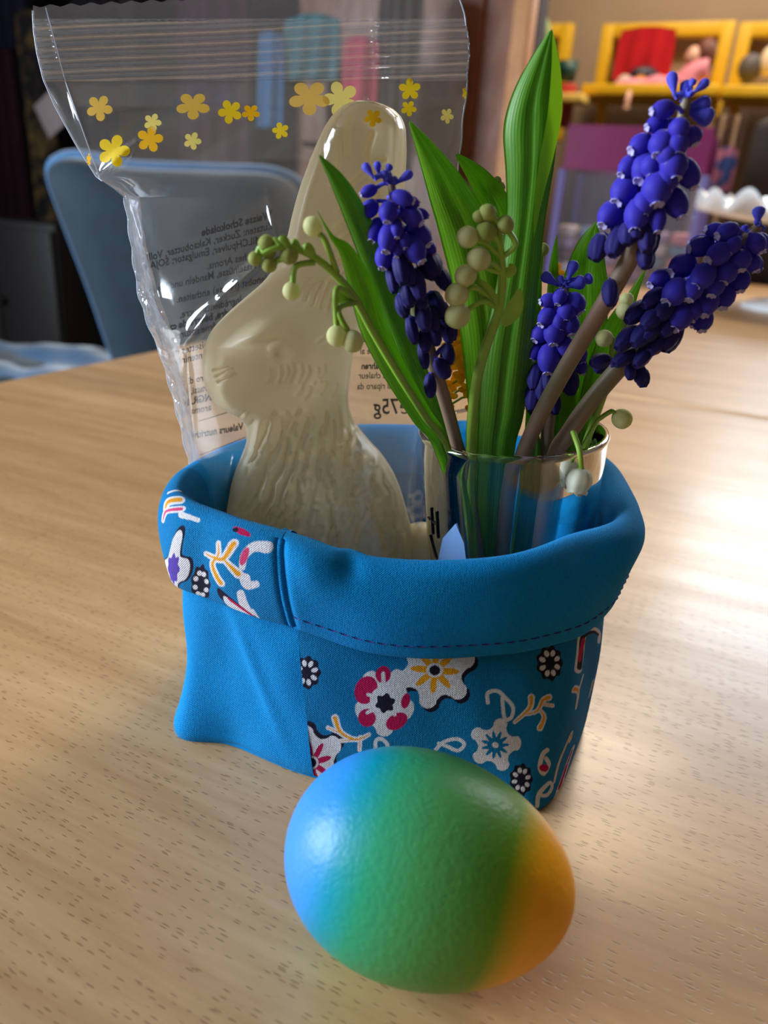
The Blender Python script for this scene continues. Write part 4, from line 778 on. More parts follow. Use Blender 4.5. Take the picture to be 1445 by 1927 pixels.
muscari('tallest blue grape hyacinth, highest at the upper right of the bunch', [(1292, 185, .163), (1275, 260, .163), (1252, 340, .164), (1218, 420, .165), (1178, 500, .167), (1120, 600, .171), (1060, 700, .175), (1012, 790, .179), (982, 860, .183), (955, 940, .186)], .0020, [gbot(-.004, -.010)], 3.107, 980, 120, [
    (890, 122, 145, 66, 262, T_), (958, 165, 130, 70, 285, T_), (1048, 138, 120, 58, 318, T_), (1000, 120, 60, 45, 290, T_), (1035, 240, 140, 86, 350, T_), (1045, 300, 160, 104, 15, T_),
    (832, 268, 150, 108, 170, B_), (795, 352, 135, 105, 160, B_), (925, 382, 120, 125, 95, B_), (1000, 425, 110, 120, 70, B_), (702, 475, 150, 130, 150, B_), (822, 470, 155, 150, 110, B_), (915, 470, 130, 140, 90, B_), (628, 598, 150, 110, 130, B_), (725, 612, 180, 165, 115, B_), (892, 590, 180, 165, 85, B_), (978, 642, 190, 130, 70, B_), (605, 742, 185, 160, 125, B_), (795, 735, 190, 180, 90, B_), (905, 812, 195, 140, 70, B_), (520, 882, 170, 140, 125, B_), (680, 882, 200, 150, 100, B_), (575, 930, 150, 100, 115, B_), (798, 905, 170, 105, 90, B_), (860, 530, 130, 130, 90, B_), (850, 680, 150, 140, 90, B_), (760, 600, 120, 120, 90, B_), (720, 820, 150, 130, 95, B_),
    (460, 1075, 170, 95, 105, D_), (562, 1040, 190, 120, 110, D_), (735, 1005, 200, 115, 90, D_), (725, 1125, 150, 96, 90, D_), (522, 1338, 160, 94, 92, D_), (630, 990, 150, 110, 100, D_), (680, 960, 140, 100, 95, D_)], .165, .0062, 2)
muscari('blue grape hyacinth leaning furthest out to the right', [(1428, 425, .172), (1400, 455, .172), (1345, 505, .172), (1290, 555, .173), (1232, 610, .174), (1180, 675, .176), (1120, 745, .179), (1070, 815, .182), (1040, 880, .185)], .0022, [gbot(.004, -.010)+[0, 0, .03], gbot(.002, -.004)], 3.107, 980, 120, [
    (1388, 888, 100, 72, 275, T_), (1312, 968, 50, 40, 250, T_), (1402, 970, 50, 40, 320, T_), (1380, 940, 60, 30, 260, T_),
    (1140, 978, 130, 100, 190, B_), (1208, 985, 140, 118, 160, B_), (1375, 1050, 125, 112, 60, B_), (1050, 1070, 150, 120, 170, B_), (1158, 1112, 160, 128, 150, B_), (1350, 1155, 130, 100, 70, B_), (1282, 1150, 125, 130, 90, B_), (942, 1182, 170, 142, 150, B_), (1065, 1242, 170, 142, 130, B_), (1280, 1265, 140, 120, 90, B_), (820, 1258, 160, 120, 150, B_), (905, 1335, 180, 150, 135, B_), (1190, 1350, 170, 130, 100, B_), (1085, 1390, 180, 140, 105, B_), (932, 1478, 180, 150, 120, B_), (1062, 1492, 150, 125, 95, B_), (1000, 1320, 140, 130, 110, B_), (1200, 1220, 140, 130, 110, B_), (1240, 1060, 120, 90, 120, B_), (1000, 1440, 140, 120, 100, B_), (1130, 1300, 130, 120, 110, B_),
    (780, 1370, 170, 96, 145, D_), (680, 1452, 180, 100, 140, D_), (772, 1490, 180, 105, 140, D_), (622, 1602, 190, 100, 135, D_), (712, 1582, 180, 105, 135, D_), (805, 1622, 190, 100, 130, D_), (872, 1592, 200, 110, 125, D_), (465, 1738, 125, 84, 165, D_), (605, 1718, 150, 84, 145, D_), (720, 1702, 180, 90, 130, D_), (860, 1530, 150, 100, 130, D_), (640, 1800, 100, 62, 95, D_), (694, 1812, 120, 78, 85, D_), (760, 1560, 150, 100, 135, D_), (840, 1440, 140, 100, 130, D_)], .172, .0062, 3)
muscari('grape hyacinth in the middle, standing behind the crossing brown stem', [(1066, 530, .190), (1058, 600, .190), (1046, 680, .191), (1036, 760, .192), (1026, 850, .194), (1012, 940, .195)], .0017, [gbot(.002, .000)], 2.833, 760, 380, [
    (780, 415, 110, 62, 215, T_), (892, 368, 110, 62, 290, T_), (970, 415, 70, 62, 340, T_), (912, 436, 110, 76, 345, T_), (840, 420, 60, 40, 240, T_),
    (772, 525, 100, 80, 170, B_), (832, 510, 85, 80, 110, B_), (915, 540, 120, 108, 60, B_), (868, 585, 110, 105, 95, B_), (765, 612, 125, 100, 130, B_), (728, 700, 110, 100, 130, B_), (802, 700, 130, 115, 95, B_), (882, 652, 120, 110, 80, B_), (772, 835, 170, 120, 95, B_), (702, 790, 120, 85, 115, B_), (862, 770, 120, 100, 85, B_), (935, 800, 130, 82, 75, B_), (942, 868, 110, 70, 80, B_), (830, 640, 100, 90, 90, B_),
    (702, 930, 150, 80, 100, D_), (742, 985, 150, 80, 95, D_), (882, 962, 140, 88, 80, D_), (692, 1045, 140, 80, 100, D_), (802, 1070, 130, 70, 85, D_), (752, 1085, 130, 70, 95, D_), (665, 985, 120, 60, 100, D_), (822, 905, 140, 90, 90, D_), (772, 960, 130, 80, 92, D_), (860, 880, 120, 80, 85, D_)], .190, .0052, 4)

# ---- lily of the valley
budm = petalmat('lily_bud_cream', (212, 214, 150), (230, 230, 178), .4); budg = petalmat('lily_bud_green', (156, 170, 84), (184, 192, 112), .38); bellw = petalmat('lily_bell_white', (222, 222, 196), (238, 238, 220), .3)
def lily(label, stem, rs_, buds, tail=None, bracts=(), bells=()):
    path = pxpath(stem, 60, tail); root = empty('lily_of_the_valley', path[-1], label, 'flower'); mesh('stem', *tube(path, np.linspace(rs_*.55, rs_, 60), 10), M['stem'], root); pp = proj(path)
    for b in buds:
        x, y, r, mt = b[:4]; Y = b[4] if len(b) > 4 else None; i = int(np.argmin(((pp-[x, y])**2).sum(1))); Y = Y or path[i][1]-.002; c = aty(x, y, Y); R_ = r*((c-CP)@fwd)/FPX
        att = b[5] if len(b) > 5 else None; via = b[6] if len(b) > 6 else None
        st = aty(att[0], att[1], path[int(np.argmin(((pp-att)**2).sum(1)))][1]) if att else path[min(i+3, 59)]
        mid = aty(via[0], via[1], Y) if via else (st+c)/2+[0, 0, R_*1.2]
        d = c-mid; d /= np.linalg.norm(d)
        mesh('pedicel', *tube(spl(np.array([st, mid, c-d*R_*.8]), 14), .0006, 8), M['stem'], root)
        th = np.linspace(0, 2*math.pi, 24, endpoint=False); nz = 14; ph = np.linspace(0, math.pi, nz); zz = -np.cos(ph); rr = np.sin(ph)*(1+.04*zz)
        V = np.stack([(rr[:, None]*(1+.035*np.cos(6*th)*np.clip(zz, 0, 1)[:, None]))*np.cos(th), rr[:, None]*(1+.035*np.cos(6*th)*np.clip(zz, 0, 1)[:, None])*np.sin(th), (zz*1.03+.06*np.clip(zz-.9, 0, 1)*8)[:, None]+0*th], -1).reshape(-1, 3)
        V[:18*0+24, :2] *= .3
        Q = np.array(Vector(d.tolist()).to_track_quat('Z', 'Y').to_matrix()); mesh('bud', V@Q.T*R_+c, grid(nz, 24, False, True).tolist(), {'c': budm, 'g': budg, 'w': bellw}[mt], root)
    for pts, w in bracts:
        P = pxpath(pts, 16); T = np.gradient(P, axis=0); W_ = np.cross(T, P-CP); W_ /= np.linalg.norm(W_, axis=1)[:, None]; h = w*np.sin(np.linspace(.35, math.pi, 16))[:, None]; V = np.concatenate([P-W_*h, P+[0, -.0004, 0], P+W_*h]); mesh('bract', V, [[k*16+i, k*16+i+1, (k+1)*16+i+1, (k+1)*16+i] for k in (0, 1) for i in range(15)], M['stem'], root)
    for (x, y, r, Y, att, via) in bells:
        c = aty(x, y, Y); R_ = r*((c-CP)@fwd)/FPX; th = np.linspace(0, 2*math.pi, 36, endpoint=False); pr = [(.02, .98), (.35, .96), (.72, .78), (.98, .35), (1.04, 0), (.98, -.4), (.86, -.72), (.80, -.86), (.92, -1.02), (.80, -.95), (.70, -.8), (.85, -.3), (.8, .2), (.02, .7)]
        V = np.array([np.stack([a*np.cos(th)*(1+.04*np.cos(6*th)), a*np.sin(th)*(1+.04*np.cos(6*th)), z+(.12*np.cos(6*th) if k in (8, 9) else .0*th)], -1) for k, (a, z) in enumerate(pr)]).reshape(-1, 3)*R_
        V = V@np.array(Matrix.Rotation(.1, 3, 'Y')).T+c; mesh('bell', V, grid(len(pr), 36, False, True).tolist(), bellw, root)
        st = aty(att[0], att[1], Y+.004); mesh('pedicel', *tube(spl(np.array([st, aty(via[0], via[1], Y), c+[0, 0, R_*.95]]), 14), .0007, 8), M['stem'], root)
S3 = lambda x, y: (200+x/2.331, 350+y/2.331)
S6 = lambda x, y: (760+x/2.833, 380+y/2.833)
def bl(L, f, Y): return [(*f(a, b), r/(2.331 if f is S3 else 2.833), c, Y, f(*att) if att else None, f(*via) if via else None) for a, b, r, c, att, via in L]
lily('lily of the valley spray arching left across the bunny with clustered green buds', [(492, 480, .150), (520, 466, .150), (556, 468, .151), (596, 487, .152), (634, 520, .154), (668, 562, .157), (705, 630, .162), (750, 705, .167), (800, 785, .173), (845, 860, .179)], .0011,
    bl([(706, 252, 38, 'g', (760, 255), (735, 252)), (653, 318, 31, 'g', (700, 300), None), (715, 288, 30, 'g', (760, 262), None), (716, 345, 34, 'g', (780, 318), (755, 325)), (803, 302, 40, 'g', (850, 285), None), (907, 178, 43, 'c', (1012, 380), (960, 240)), (812, 460, 39, 'c', (915, 335), (832, 352)), (1011, 657, 46, 'c', (1095, 505), (1010, 450)), (1080, 680, 48, 'c', (1100, 510), (1018, 540))], S3, .151), [gbot(-.014, -.012)+[0, 0, .035], gbot(-.008, -.006)],
    [([(545, 466, .150), (532, 452, .150), (524, 447, .150)], .0010), ([(592, 482, .151), (578, 466, .150), (570, 462, .150)], .0010), ([(668, 566, .156), (640, 555, .155), (626, 548, .154)], .0016)])
lily('lily of the valley stalk in the middle with the largest cluster of pale round buds', [(938, 436, .166), (940, 460, .166), (944, 500, .167), (945, 540, .168), (937, 590, .169), (915, 650, .171), (897, 715, .174), (888, 790, .178), (885, 860, .181), (882, 940, .184)], .0015,
    bl([(400, 78, 33, 'g', (510, 170), (460, 100)), (447, 60, 47, 'g', (515, 180), (500, 110)), (541, 122, 48, 'g', (530, 290), (595, 230)), (440, 160, 55, 'g', (515, 250), (490, 190)), (340, 188, 57, 'c', (520, 300), (440, 225)), (400, 305, 63, 'c', (520, 370), (480, 330)), (330, 392, 58, 'c', (525, 380), (420, 350)), (283, 495, 63, 'c', (495, 560), (390, 460)), (287, 606, 68, 'c', (490, 560), (420, 530))], S6, .165), [gbot(-.008, -.010)],
    [([(937, 578, .168), (915, 550, .167), (902, 525, .166)], .0016), ([(945, 612, .168), (968, 580, .167), (978, 542, .166)], .0018), ([(946, 520, .167), (962, 508, .167), (958, 496, .167)], .0012)])
lily('lily of the valley stalk at the right with two pairs of small pale buds', [(1176, 560, .186), (1174, 620, .186), (1158, 680, .187), (1130, 760, .189), (1104, 830, .191), (1085, 900, .192)], .0012,
    bl([(1187, 522, 38, 'c', (1178, 640), None), (1178, 578, 47, 'c', (1175, 660), None), (1068, 728, 46, 'c', (1105, 850), (1110, 735))], S6, .184)+[(948, 352, 11, 'g', .200, None, None)][:0], [gbot(.006, -.004)])
lily('lily of the valley with one bud over the glass rim and one open white bell', [(1128, 785, .182), (1108, 820, .183), (1090, 860, .184), (1078, 930, .186)], .0009,
    [(1170, 788, 19, 'c', .180, (1125, 790), (1150, 774))], [gbot(.010, -.006)], [], [(1090, 903, 23.5, .172, (1078, 812), (1090, 848))])
lily('lily of the valley buds peeping from behind the tallest leaf', [(944, 345, .207), (948, 420, .206), (955, 560, .204), (962, 860, .200)], .0009, [(941, 352, 10, 'g', .205, (946, 380), None), (936, 340, 8, 'g', .205, (945, 370), None), (1021, 470, 12, 'g', .203, (955, 560), (1010, 520)), (1019, 568, 10, 'c', .203, (960, 640), (1000, 600))], [gbot(0, .008)])
# ---- yellow blossom sprig behind
def yellow(label, stem, pts, tail):
    path = pxpath(stem, 40, tail); root = empty('yellow_blossom_sprig', path[-1], label, 'flower'); mesh('stem', *tube(path, .0008, 8), M['stem'], root); pp = proj(path); ym = petalmat('yellow_petal', (244, 190, 20), (255, 214, 50), .5); rs = random.Random(9)
    for x, y, r in pts:
        i = int(np.argmin(((pp-[x, y])**2).sum(1))); c = aty(x, y, path[i][1]+rs.uniform(-.004, .004)); R_ = r*.31/FPX; mesh('pedicel', *tube([path[i], (path[i]+c)/2+[0, 0, .001], c], .00035, 6), M['stem'], root); L = []
        for k in range(4):
            a = k*math.pi/2+rs.uniform(-.4, .4); d = RV*math.cos(a)+UV*math.sin(a)+np.array([0, -.4, 0]); d /= np.linalg.norm(d); e = np.cross(d, fwd); e /= np.linalg.norm(e); V, Fc = ell((0, 0, 0), (1, 1, 1), 10, 7); L.append((V[:, :1]*d*R_*.62+V[:, 1:2]*e*R_*.42+V[:, 2:3]*fwd*R_*.14+c+d*R_*.55, Fc))
        mesh('blossom', *join(L), ym, root)
yellow('sprig of small yellow blossoms behind the left grape hyacinth', [(880, 610, .206), (878, 680, .205), (893, 735, .204), (910, 790, .203), (925, 860, .200)], [(868, 625, 15), (852, 650, 14), (882, 640, 13), (862, 672, 15), (846, 690, 13), (870, 705, 12), (888, 690, 12), (852, 722, 13), (876, 735, 9), (845, 745, 10), (890, 770, 10), (866, 610, 12), (885, 660, 12), (842, 765, 8)], [gbot(-.008, .010)])
yellow('tiny yellow blossom peeping out beside the middle grape hyacinth', [(1044, 510, .212), (1042, 600, .210), (1035, 860, .204)], [(1045, 512, 10), (1048, 525, 8)], [gbot(.0, .010)])

# ================================================================ armchair beyond the table end
velvet = plain('blue_velvet', (20, 46, 62), .8, .15, 40, Sheen_Weight=.6, Sheen_Roughness=.3); velvet_lit = plain('blue_velvet_piping', (50, 110, 160), .7, .1, 40, Sheen_Weight=1.0, Sheen_Roughness=.35); blackm = plain('black_metal_leg', (22, 22, 24), .4, .05)  # two velvet tones: shaded backrest darker, window-lit rim painted lighter
def chair():
    root = empty('velvet_chair', (-.50, 1.42, -.75), 'blue velvet chair with a rounded backrest, standing beyond the left end of the table', 'chair')
    YB = 1.22; pts = [(86, 330), (100, 303), (150, 297), (250, 316), (400, 322), (520, 330), (560, 380), (545, 560), (500, 760), (300, 900), (285, 850), (214, 660), (170, 540), (120, 420)]
    P = np.array([aty(x, y, YB) for x, y in pts]); n = 120; Q = spl(P, n, True); c = Q.mean(0); rows = []
    for f, dy in ((0, .055), (.5, .055), (.85, .050), (.96, .035), (1, .012), (.985, -.012), (.93, -.028), (.8, -.036), (.4, -.03), (0, -.025)):
        r = c+(Q-c)*f; bow = .10*((r[:, 0]-c[0])/.25)**2; r = r.copy(); r[:, 1] += -dy*1.0-bow*0+bow*.6; rows.append(r)
    V = np.array(rows).reshape(-1, 3); mesh('backrest', V, grid(10, n, False, True).tolist(), velvet, root)
    mesh('backrest_piping', *tube(np.concatenate([Q, Q[:1]])+np.stack([0*np.arange(n+1), -.0+.06*((np.append(Q[:, 0], Q[0, 0])-c[0])/.25)**2, 0*np.arange(n+1)], 1), .012, 8, False), velvet_lit, root)  # lighter tube stands in for window light along the backrest edge
    V, Fc = box((-.78, 1.72, -.31), (.62, .5, .10), (np.array([1., 0, 0]), np.array([0, 1., 0]), EZ), .035); mesh('seat', V, Fc, velvet, root)
    # crumpled throw over the seat edge
    g = np.meshgrid(np.linspace(-1.12, -.50, 60), np.linspace(1.46, 1.9, 30), indexing='ij'); z = -.25+.010*np.sin(g[0]*19+g[1]*9)+.007*np.sin(g[1]*31+g[0]*13)+.003*np.sin(g[0]*47); z -= np.clip(1.50-g[1], 0, 1)*1.5
    mesh('seat_cushion', np.stack([g[0], g[1], z], -1).reshape(-1, 3), grid(60, 30).tolist(), velvet_lit, root)
    for x, y in ((-1.02, 1.55), (-.54, 1.50), (-1.02, 1.92), (-.54, 1.92)): mesh('leg', *tube([(x, y, -.36), (x*1.01, y, -.75)], [.016, .010], 10), blackm, root)
    mesh('back_support', *tube([(-.52, 1.50, -.34), (-.40, 1.36, -.34), (-.36, 1.26, -.2)], .014, 8), blackm, root)
chair()
# ================================================================ clothes and cupboard in the dark corner
def pp_(x, y, e): return ate(x, y, e)
def rail():
    root = empty('coat_rack', pp_(120, -80, 1.72)*[1, 1, 0]+[0, 0, .95], 'dark wall rail with hooks above the cupboard in the dim left corner', 'rack')
    mesh('rail', *box((pp_(-60, -90, 2.0)+pp_(700, -90, 2.0))/2, (1.4, .03, .05), bev=.004), blackm, root)
    for x in (20, 70, 200, 500, 620): c = pp_(x, -90, 1.98); mesh('hook', *tube([c+E2*.01, c-E2*.05, c-E2*.06+EZ*.03], .006, 6), blackm, root)
rail()
def cloth_hang(name, label, cat, px0, px1, py0, py1, e, mat, folds, amp, seed):
    A, B = pp_(px0, py0, e), pp_(px1, py0, e); zb = pp_((px0+px1)/2, py1, e)[2]; u = np.linspace(0, 1, 50); v = np.linspace(0, 1, 36); U, Vv = np.meshgrid(u, v, indexing='ij'); rs = np.random.RandomState(seed)
    c = A+(B-A)*.5; w = .94+.06*np.clip(Vv*4, 0, 1); P = c+(B-A)*((U-.5)*w)[..., None]; P[..., 2] = A[2]+(zb-A[2])*Vv-.010*(np.abs(U-.5)*2)**2*(1-Vv)
    P -= E2*(amp*np.sin(U*folds*2*math.pi+rs.uniform(0, 6)+Vv)*(.4+.6*Vv)+amp*np.sin(U*math.pi)*1.5)[..., None]
    Q = P+E2*(amp*4*np.sin(U*math.pi)+.012)[..., None]; nn = 50*36; V = np.concatenate([P.reshape(-1, 3), Q.reshape(-1, 3)]); F1 = grid(50, 36); rim = [i*36 for i in range(50)]+[49*36+j for j in range(1, 36)]+[i*36+35 for i in range(48, -1, -1)]+list(range(34, 0, -1))
    Fc = F1.tolist()+(F1[:, ::-1]+nn).tolist()+[[rim[i], rim[(i+1) % len(rim)], rim[(i+1) % len(rim)]+nn, rim[i]+nn] for i in range(len(rim))]
    o = mesh(name, V, Fc, mat); tag(o, label, cat); return o
cloth_hang('jacket', 'dark navy jacket hanging in the far upper left corner', 'jacket', -40, 42, -60, 95, 1.93, plain('navy_wool', (24, 26, 52), .95, .2, 20), 4, .012, 1)
cloth_hang('coat', 'burgundy coat hanging low at the left edge', 'coat', -50, 22, 90, 412, 1.90, plain('burgundy_wool', (50, 12, 24), .95, .2, 20), 4, .012, 2)
mm, nt, p = newmat('gold_blotched_cloth'); L_(nt, ramp(nt, noise(nt, coords(nt), 24, 2), [(.45, srgb(22, 16, 20)), (.56, srgb(84, 66, 34)), (.7, srgb(116, 92, 46))]), p.inputs['Base Color']); setp(p, Roughness=.9)
cloth_hang('scarf', 'black scarf blotched with gold, hanging beside the burgundy coat', 'scarf', 24, 78, 20, 412, 1.87, mm, 2, .010, 3)
cloth_hang('dark_coat', 'almost black coat hanging behind the blue chair', 'coat', 128, 214, -60, 560, 1.90, plain('black_wool', (20, 12, 22), .95, .2, 20), 5, .014, 4)
mm = plain('wine_cloth', (66, 26, 44), .9, .2, 20); cloth_hang('wine_coat', 'wine-red coat seen dimly through the clear bag', 'coat', 330, 470, -20, 320, 1.90, mm, 4, .012, 5)
cloth_hang('blue_towel', 'light blue cloth strip seen through the bag left of the bunny ear', 'cloth', 484, 532, 60, 240, 1.84, plain('sky_blue_cloth', (60, 120, 170), .9, .1, 20), 2, .008, 6)
cloth_hang('teal_shawl', 'teal shawl seen through the top of the bag', 'shawl', 535, 640, 30, 150, 1.86, plain('teal_cloth', (50, 120, 130), .9, .1, 20), 3, .010, 7)
cloth_hang('pink_scarf', 'pink scarf hanging behind the tip of the bunny ear', 'scarf', 645, 712, 70, 250, 1.83, plain('pink_cloth', (200, 70, 96), .9, .1, 20), 2, .010, 8)
cloth_hang('grey_coat', 'brown-grey coat hanging behind the upper right of the bag', 'coat', 716, 800, -60, 330, 1.86, plain('taupe_wool', (72, 62, 60), .95, .2, 20), 4, .012, 9)
tg = mesh('paper_tag', *box(pp_(94, 216, 1.80), (.085, .004, .10), (E1*.86+EZ*.5, E2, EZ*.86-E1*.5), .002), plain('tag_card', (176, 160, 160), .7, .03)); tag(tg, 'pale paper tag dangling on the dark coat at the left', 'tag')
def cupboard():
    a0 = pp_(-120, 420, 1.75); a1 = pp_(96, 420, 1.75); w = np.linalg.norm((a1-a0)[:2]); zt = pp_(50, 418, 1.75)[2]; c = (a0+a1)/2; gm = plain('grey_cupboard_paint', (62, 60, 62), .5, .05)
    root = empty('low_cupboard', [c[0], c[1], -.75], 'dark grey cupboard behind the blue chair at the left', 'cupboard'); h = zt+.75; cc = np.array([c[0], c[1], 0])+E2*.17
    mesh('carcass', *box(cc+EZ*(zt-h/2), (w, .32, h), bev=.004), gm, root)
    for s in (-1, 1):
        d_ = mesh('cupboard_door', *box(cc+EZ*(zt-h/2)+E1*s*w/4-E2*.168, (w/2-.008, .016, h-.04), bev=.003), gm, root); mesh('knob', *ell(cc+EZ*(zt-.25)+E1*s*.03-E2*.19, .013, 12, 8), blackm, d_)
cupboard()
# ================================================================ things on the far table
milk = plain('milk_glass', (226, 232, 238), .15, .02, Transmission_Weight=.0, Coat_Weight=.5)
def stand():
    E_ = 1.5; foot = atz(1560, 585, 0); foot = ate(1520, 560, 1.66); cx = np.array([foot[0], foot[1], 0]); edge = ate(1314, 385, 1.66); zt = edge[2]; Rp = abs((edge-cx)@E1)
    fe = ate(1393, 566, 1.66); Rf = abs((fe-cx)@E1)
    root = empty('cake_stand', cx, 'white milk-glass stand with a ruffled plate at the right edge', 'stand')
    mesh('foot', *lathe([(1e-4, 0), (Rf, 0), (Rf*1.0, .006), (Rf*.8, .014), (Rf*.3, .026), (.014, .05), (.012, zt*.6), (.02, zt-.03), (1e-4, zt-.03)], cx, 48), milk, root)
    nr, nt_ = 14, 200; th = np.linspace(0, 2*math.pi, nt_, endpoint=False); V = []
    for side in (0, 1):
        for k in range(nr):
            f = k/(nr-1); f = f if side == 0 else 1-f; r = Rp*f*(1+.02*np.cos(16*th)*f**4)+1e-4; z = zt-.03+.035*f**3+.016*f**5*np.sin(16*th)+(.006 if side == 0 else 0); V.append(np.stack([r*np.cos(th), r*np.sin(th), z], -1)+cx)
    mesh('ruffled_plate', np.array(V).reshape(-1, 3), grid(2*nr, nt_, True, True).tolist(), milk, root)
stand()
def clearbox():
    e = 1.95; p0, p1 = pp_(1036, 480, e), pp_(1292, 500, e); a0, a1 = p0@E1, p1@E1; zt = pp_(1150, 236, e)[2]; zm = pp_(1150, 322, e)[2]; w = a1-a0; c = (a0+a1)/2; dpt = .22
    cl = filmmat('clear_acrylic', .05, .06, 0, tint=(.90, .90, .98)); root = empty('acrylic_box', rm(c, e+dpt/2, 0), 'tall clear plastic box with a purple upper part, on the far table behind the flowers', 'box')
    edge = plain('lilac_acrylic_edge', (120, 112, 170), .2, .03)
    for s in (0, 1):
        mesh('clear_panel', *box(rm(c, e+s*dpt, zm/2), (w, .004, zm)), cl, root, False)
        for q in (0, 1): mesh('corner_post', *box(rm(a0+w*q, e+s*dpt, zm/2), (.018, .012, zm), bev=.002), edge, root, False)
    mesh('purple_panel', *box(rm(c, e, (zt+zm)/2), (w, .006, zt-zm), bev=.002), plain('purple_plastic', (128, 40, 92), .3, .08, 12), root, False)
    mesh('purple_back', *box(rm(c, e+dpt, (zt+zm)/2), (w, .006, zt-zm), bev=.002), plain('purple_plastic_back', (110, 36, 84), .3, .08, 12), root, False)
    mesh('floor_panel', *box(rm(c, e+dpt/2, .003), (w, dpt, .004)), cl, root, False)
    rs = random.Random(4); cols = [(236, 216, 190), (160, 120, 120), (126, 150, 158), (190, 160, 170), (216, 190, 160), (130, 90, 80), (230, 150, 136), (150, 160, 130)]; mats = [plain('toy_paint', c_, .5, .1, 30) for c_ in cols]; names = ['beige', 'mauve', 'slate', 'lilac-grey', 'sand', 'brown', 'salmon', 'olive']
    nx_ = 6
    for r_ in range(4):
        for k in range(nx_):
            q = (r_*5+k*3+rs.randint(0, 2)) % 8; s_ = w/nx_*.80; cz = .006+s_*.62*(r_+.5)*1.08; V, Fc = box(rm(a0+w*(k+.5)/nx_, e+.05, cz), (s_, .05, s_*.60), bev=.006)
            if cz+s_*.3 > zm+.02: continue
            o = mesh('storage_parcel', V, Fc, mats[q]); row = ['bottom', 'second', 'third', 'top'][r_]; tag(o, '%s parcel in the %s row of the clear box, %s from its left side' % (names[q], row, ['first', 'second', 'third', 'fourth', 'fifth', 'sixth'][k]), 'parcel', 'parcels stacked in the clear box')
clearbox()
# ================================================================ far wall: yellow toy frames and what stands on them
ym = plain('yellow_paint', (226, 180, 24), .5, .06); EF = 3.30
def frame(label, x0, x1, y0, y1, bar=.045):
    A = ate(x0, y0, EF); B = ate(x1, y0, EF); Cc = ate((x0+x1)/2, y1, EF); a0, a1 = A@E1, B@E1; z1, z0 = (A[2]+B[2])/2, Cc[2]; root = empty('yellow_toy_frame', rm((a0+a1)/2, EF, z0), label, 'frame')
    for a in (a0, a1): mesh('upright', *box(rm(a, EF, (z0+z1)/2), (bar, .05, z1-z0+bar), bev=.004), ym, root)
    mesh('top_rail', *box(rm((a0+a1)/2, EF, z1), (a1-a0, .048, bar), bev=.004), ym, root); mesh('shelf_board', *box(rm((a0+a1)/2, EF-.09, z0), (a1-a0+bar, .26, bar*.8), bev=.004), ym, root); mesh('back_panel', *box(rm((a0+a1)/2, EF+.05, (z0+z1)/2), (a1-a0, .012, z1-z0)), plain('frame_back_paint', (176, 156, 130), .8, .05), root)
    for a in (a0, a1): mesh('bracket', *box(rm(a+.02, EF, z0-.08), (.03, .05, .14), bev=.003), ym, root)
    return a0, a1, z0, z1
F1 = frame('yellow wooden wall frame holding the red cloth and the pink doll', 1146, 1370, 58, 186); F2 = frame('yellow wooden wall frame at the right edge with a grey toy inside', 1404, 1600, 56, 190); F0 = frame('narrow yellow wall frame half hidden behind the tallest leaf', 985, 1068, 60, 186)
def solid(name, label, cat, V, Fc, mat): o = mesh(name, V, Fc, mat); return tag(o, label, cat)
A, B = ate(1172, 50, EF-.05), ate(1272, 50, EF-.05); zb = ate(1220, 145, EF-.05)[2]
cloth_hang('red_cloth', 'bright red cloth hanging in the yellow frame', 'cloth', 1168, 1276, 52, 150, EF-.065, plain('red_felt', (182, 8, 24), .95, .1, 20), 3, .006, 11)
solid('black_toy_dome', 'small black domed toy in front of the red cloth', 'toy', *ell(ate(1212, 142, EF-.10), (.055, .03, .030), 16, 10), plain('toy_black', (34, 32, 44), .5, .05))
solid('white_toy', 'white rounded toy beside the black domed one', 'toy', *ell(ate(1174, 158, EF-.12), (.030, .03, .030), 16, 10), plain('toy_white', (200, 190, 170), .6, .05))
solid('orange_toy', 'small orange toy below the red cloth', 'toy', *ell(ate(1204, 155, EF-.14), (.026, .02, .022), 16, 10), plain('toy_orange', (220, 140, 40), .6, .05))
def doll():
    c = ate(1318, 150, EF-.12); root = empty('doll', [c[0], c[1], ate(1300, 176, EF-.12)[2]], 'brown-haired doll in a spread pink dress sitting in the yellow frame', 'doll'); pk = plain('pink_satin', (228, 140, 156), .7, .08, 20); sk = plain('doll_skin', (222, 172, 150), .5, .04)
    u = np.linspace(0, 1, 24); path = np.array([ate(1158+142*t, 166-8*t, EF-.18) for t in u]); V, Fc = tube(path, .020+.016*np.sin(u*9)**2*.5+.012*u, 14); mesh('dress_skirt', V, Fc, pk, root)
    b = spl(np.array([ate(1290, 160, EF-.18), ate(1305, 140, EF-.18), ate(1326, 130, EF-.18), ate(1334, 128, EF-.18)]), 20); mesh('dress_bodice', *tube(b, np.linspace(.045, .030, 20), 14), pk, root)
    h = ate(1305, 108, EF-.18); mesh('head', *ell(h, (.028, .028, .034), 20, 14), sk, root); mesh('hair', *ell(ate(1328, 100, EF-.17), (.036, .034, .046), 20, 14), plain('doll_hair', (104, 54, 34), .6, .1, 60), root)
    mesh('nose', *ell(h+[-.027, -.004, 0], .005, 8, 6), sk, root); mesh('arm', *tube(spl(np.array([ate(1318, 130, EF-.20), ate(1300, 150, EF-.21), ate(1285, 162, EF-.20)]), 10), .009, 8), sk, root)
    mesh('leg', *tube(spl(np.array([ate(1185, 172, EF-.21), ate(1181, 186, EF-.235), ate(1178, 204, EF-.235)]), 8), .010, 8), sk, root)
doll()
solid('grey_toy', 'dark grey ball-shaped toy in the right yellow frame', 'toy', *ell(ate(1411, 128, EF-.10), (.040, .035, .045), 16, 12), plain('toy_grey', (86, 78, 76), .6, .1))
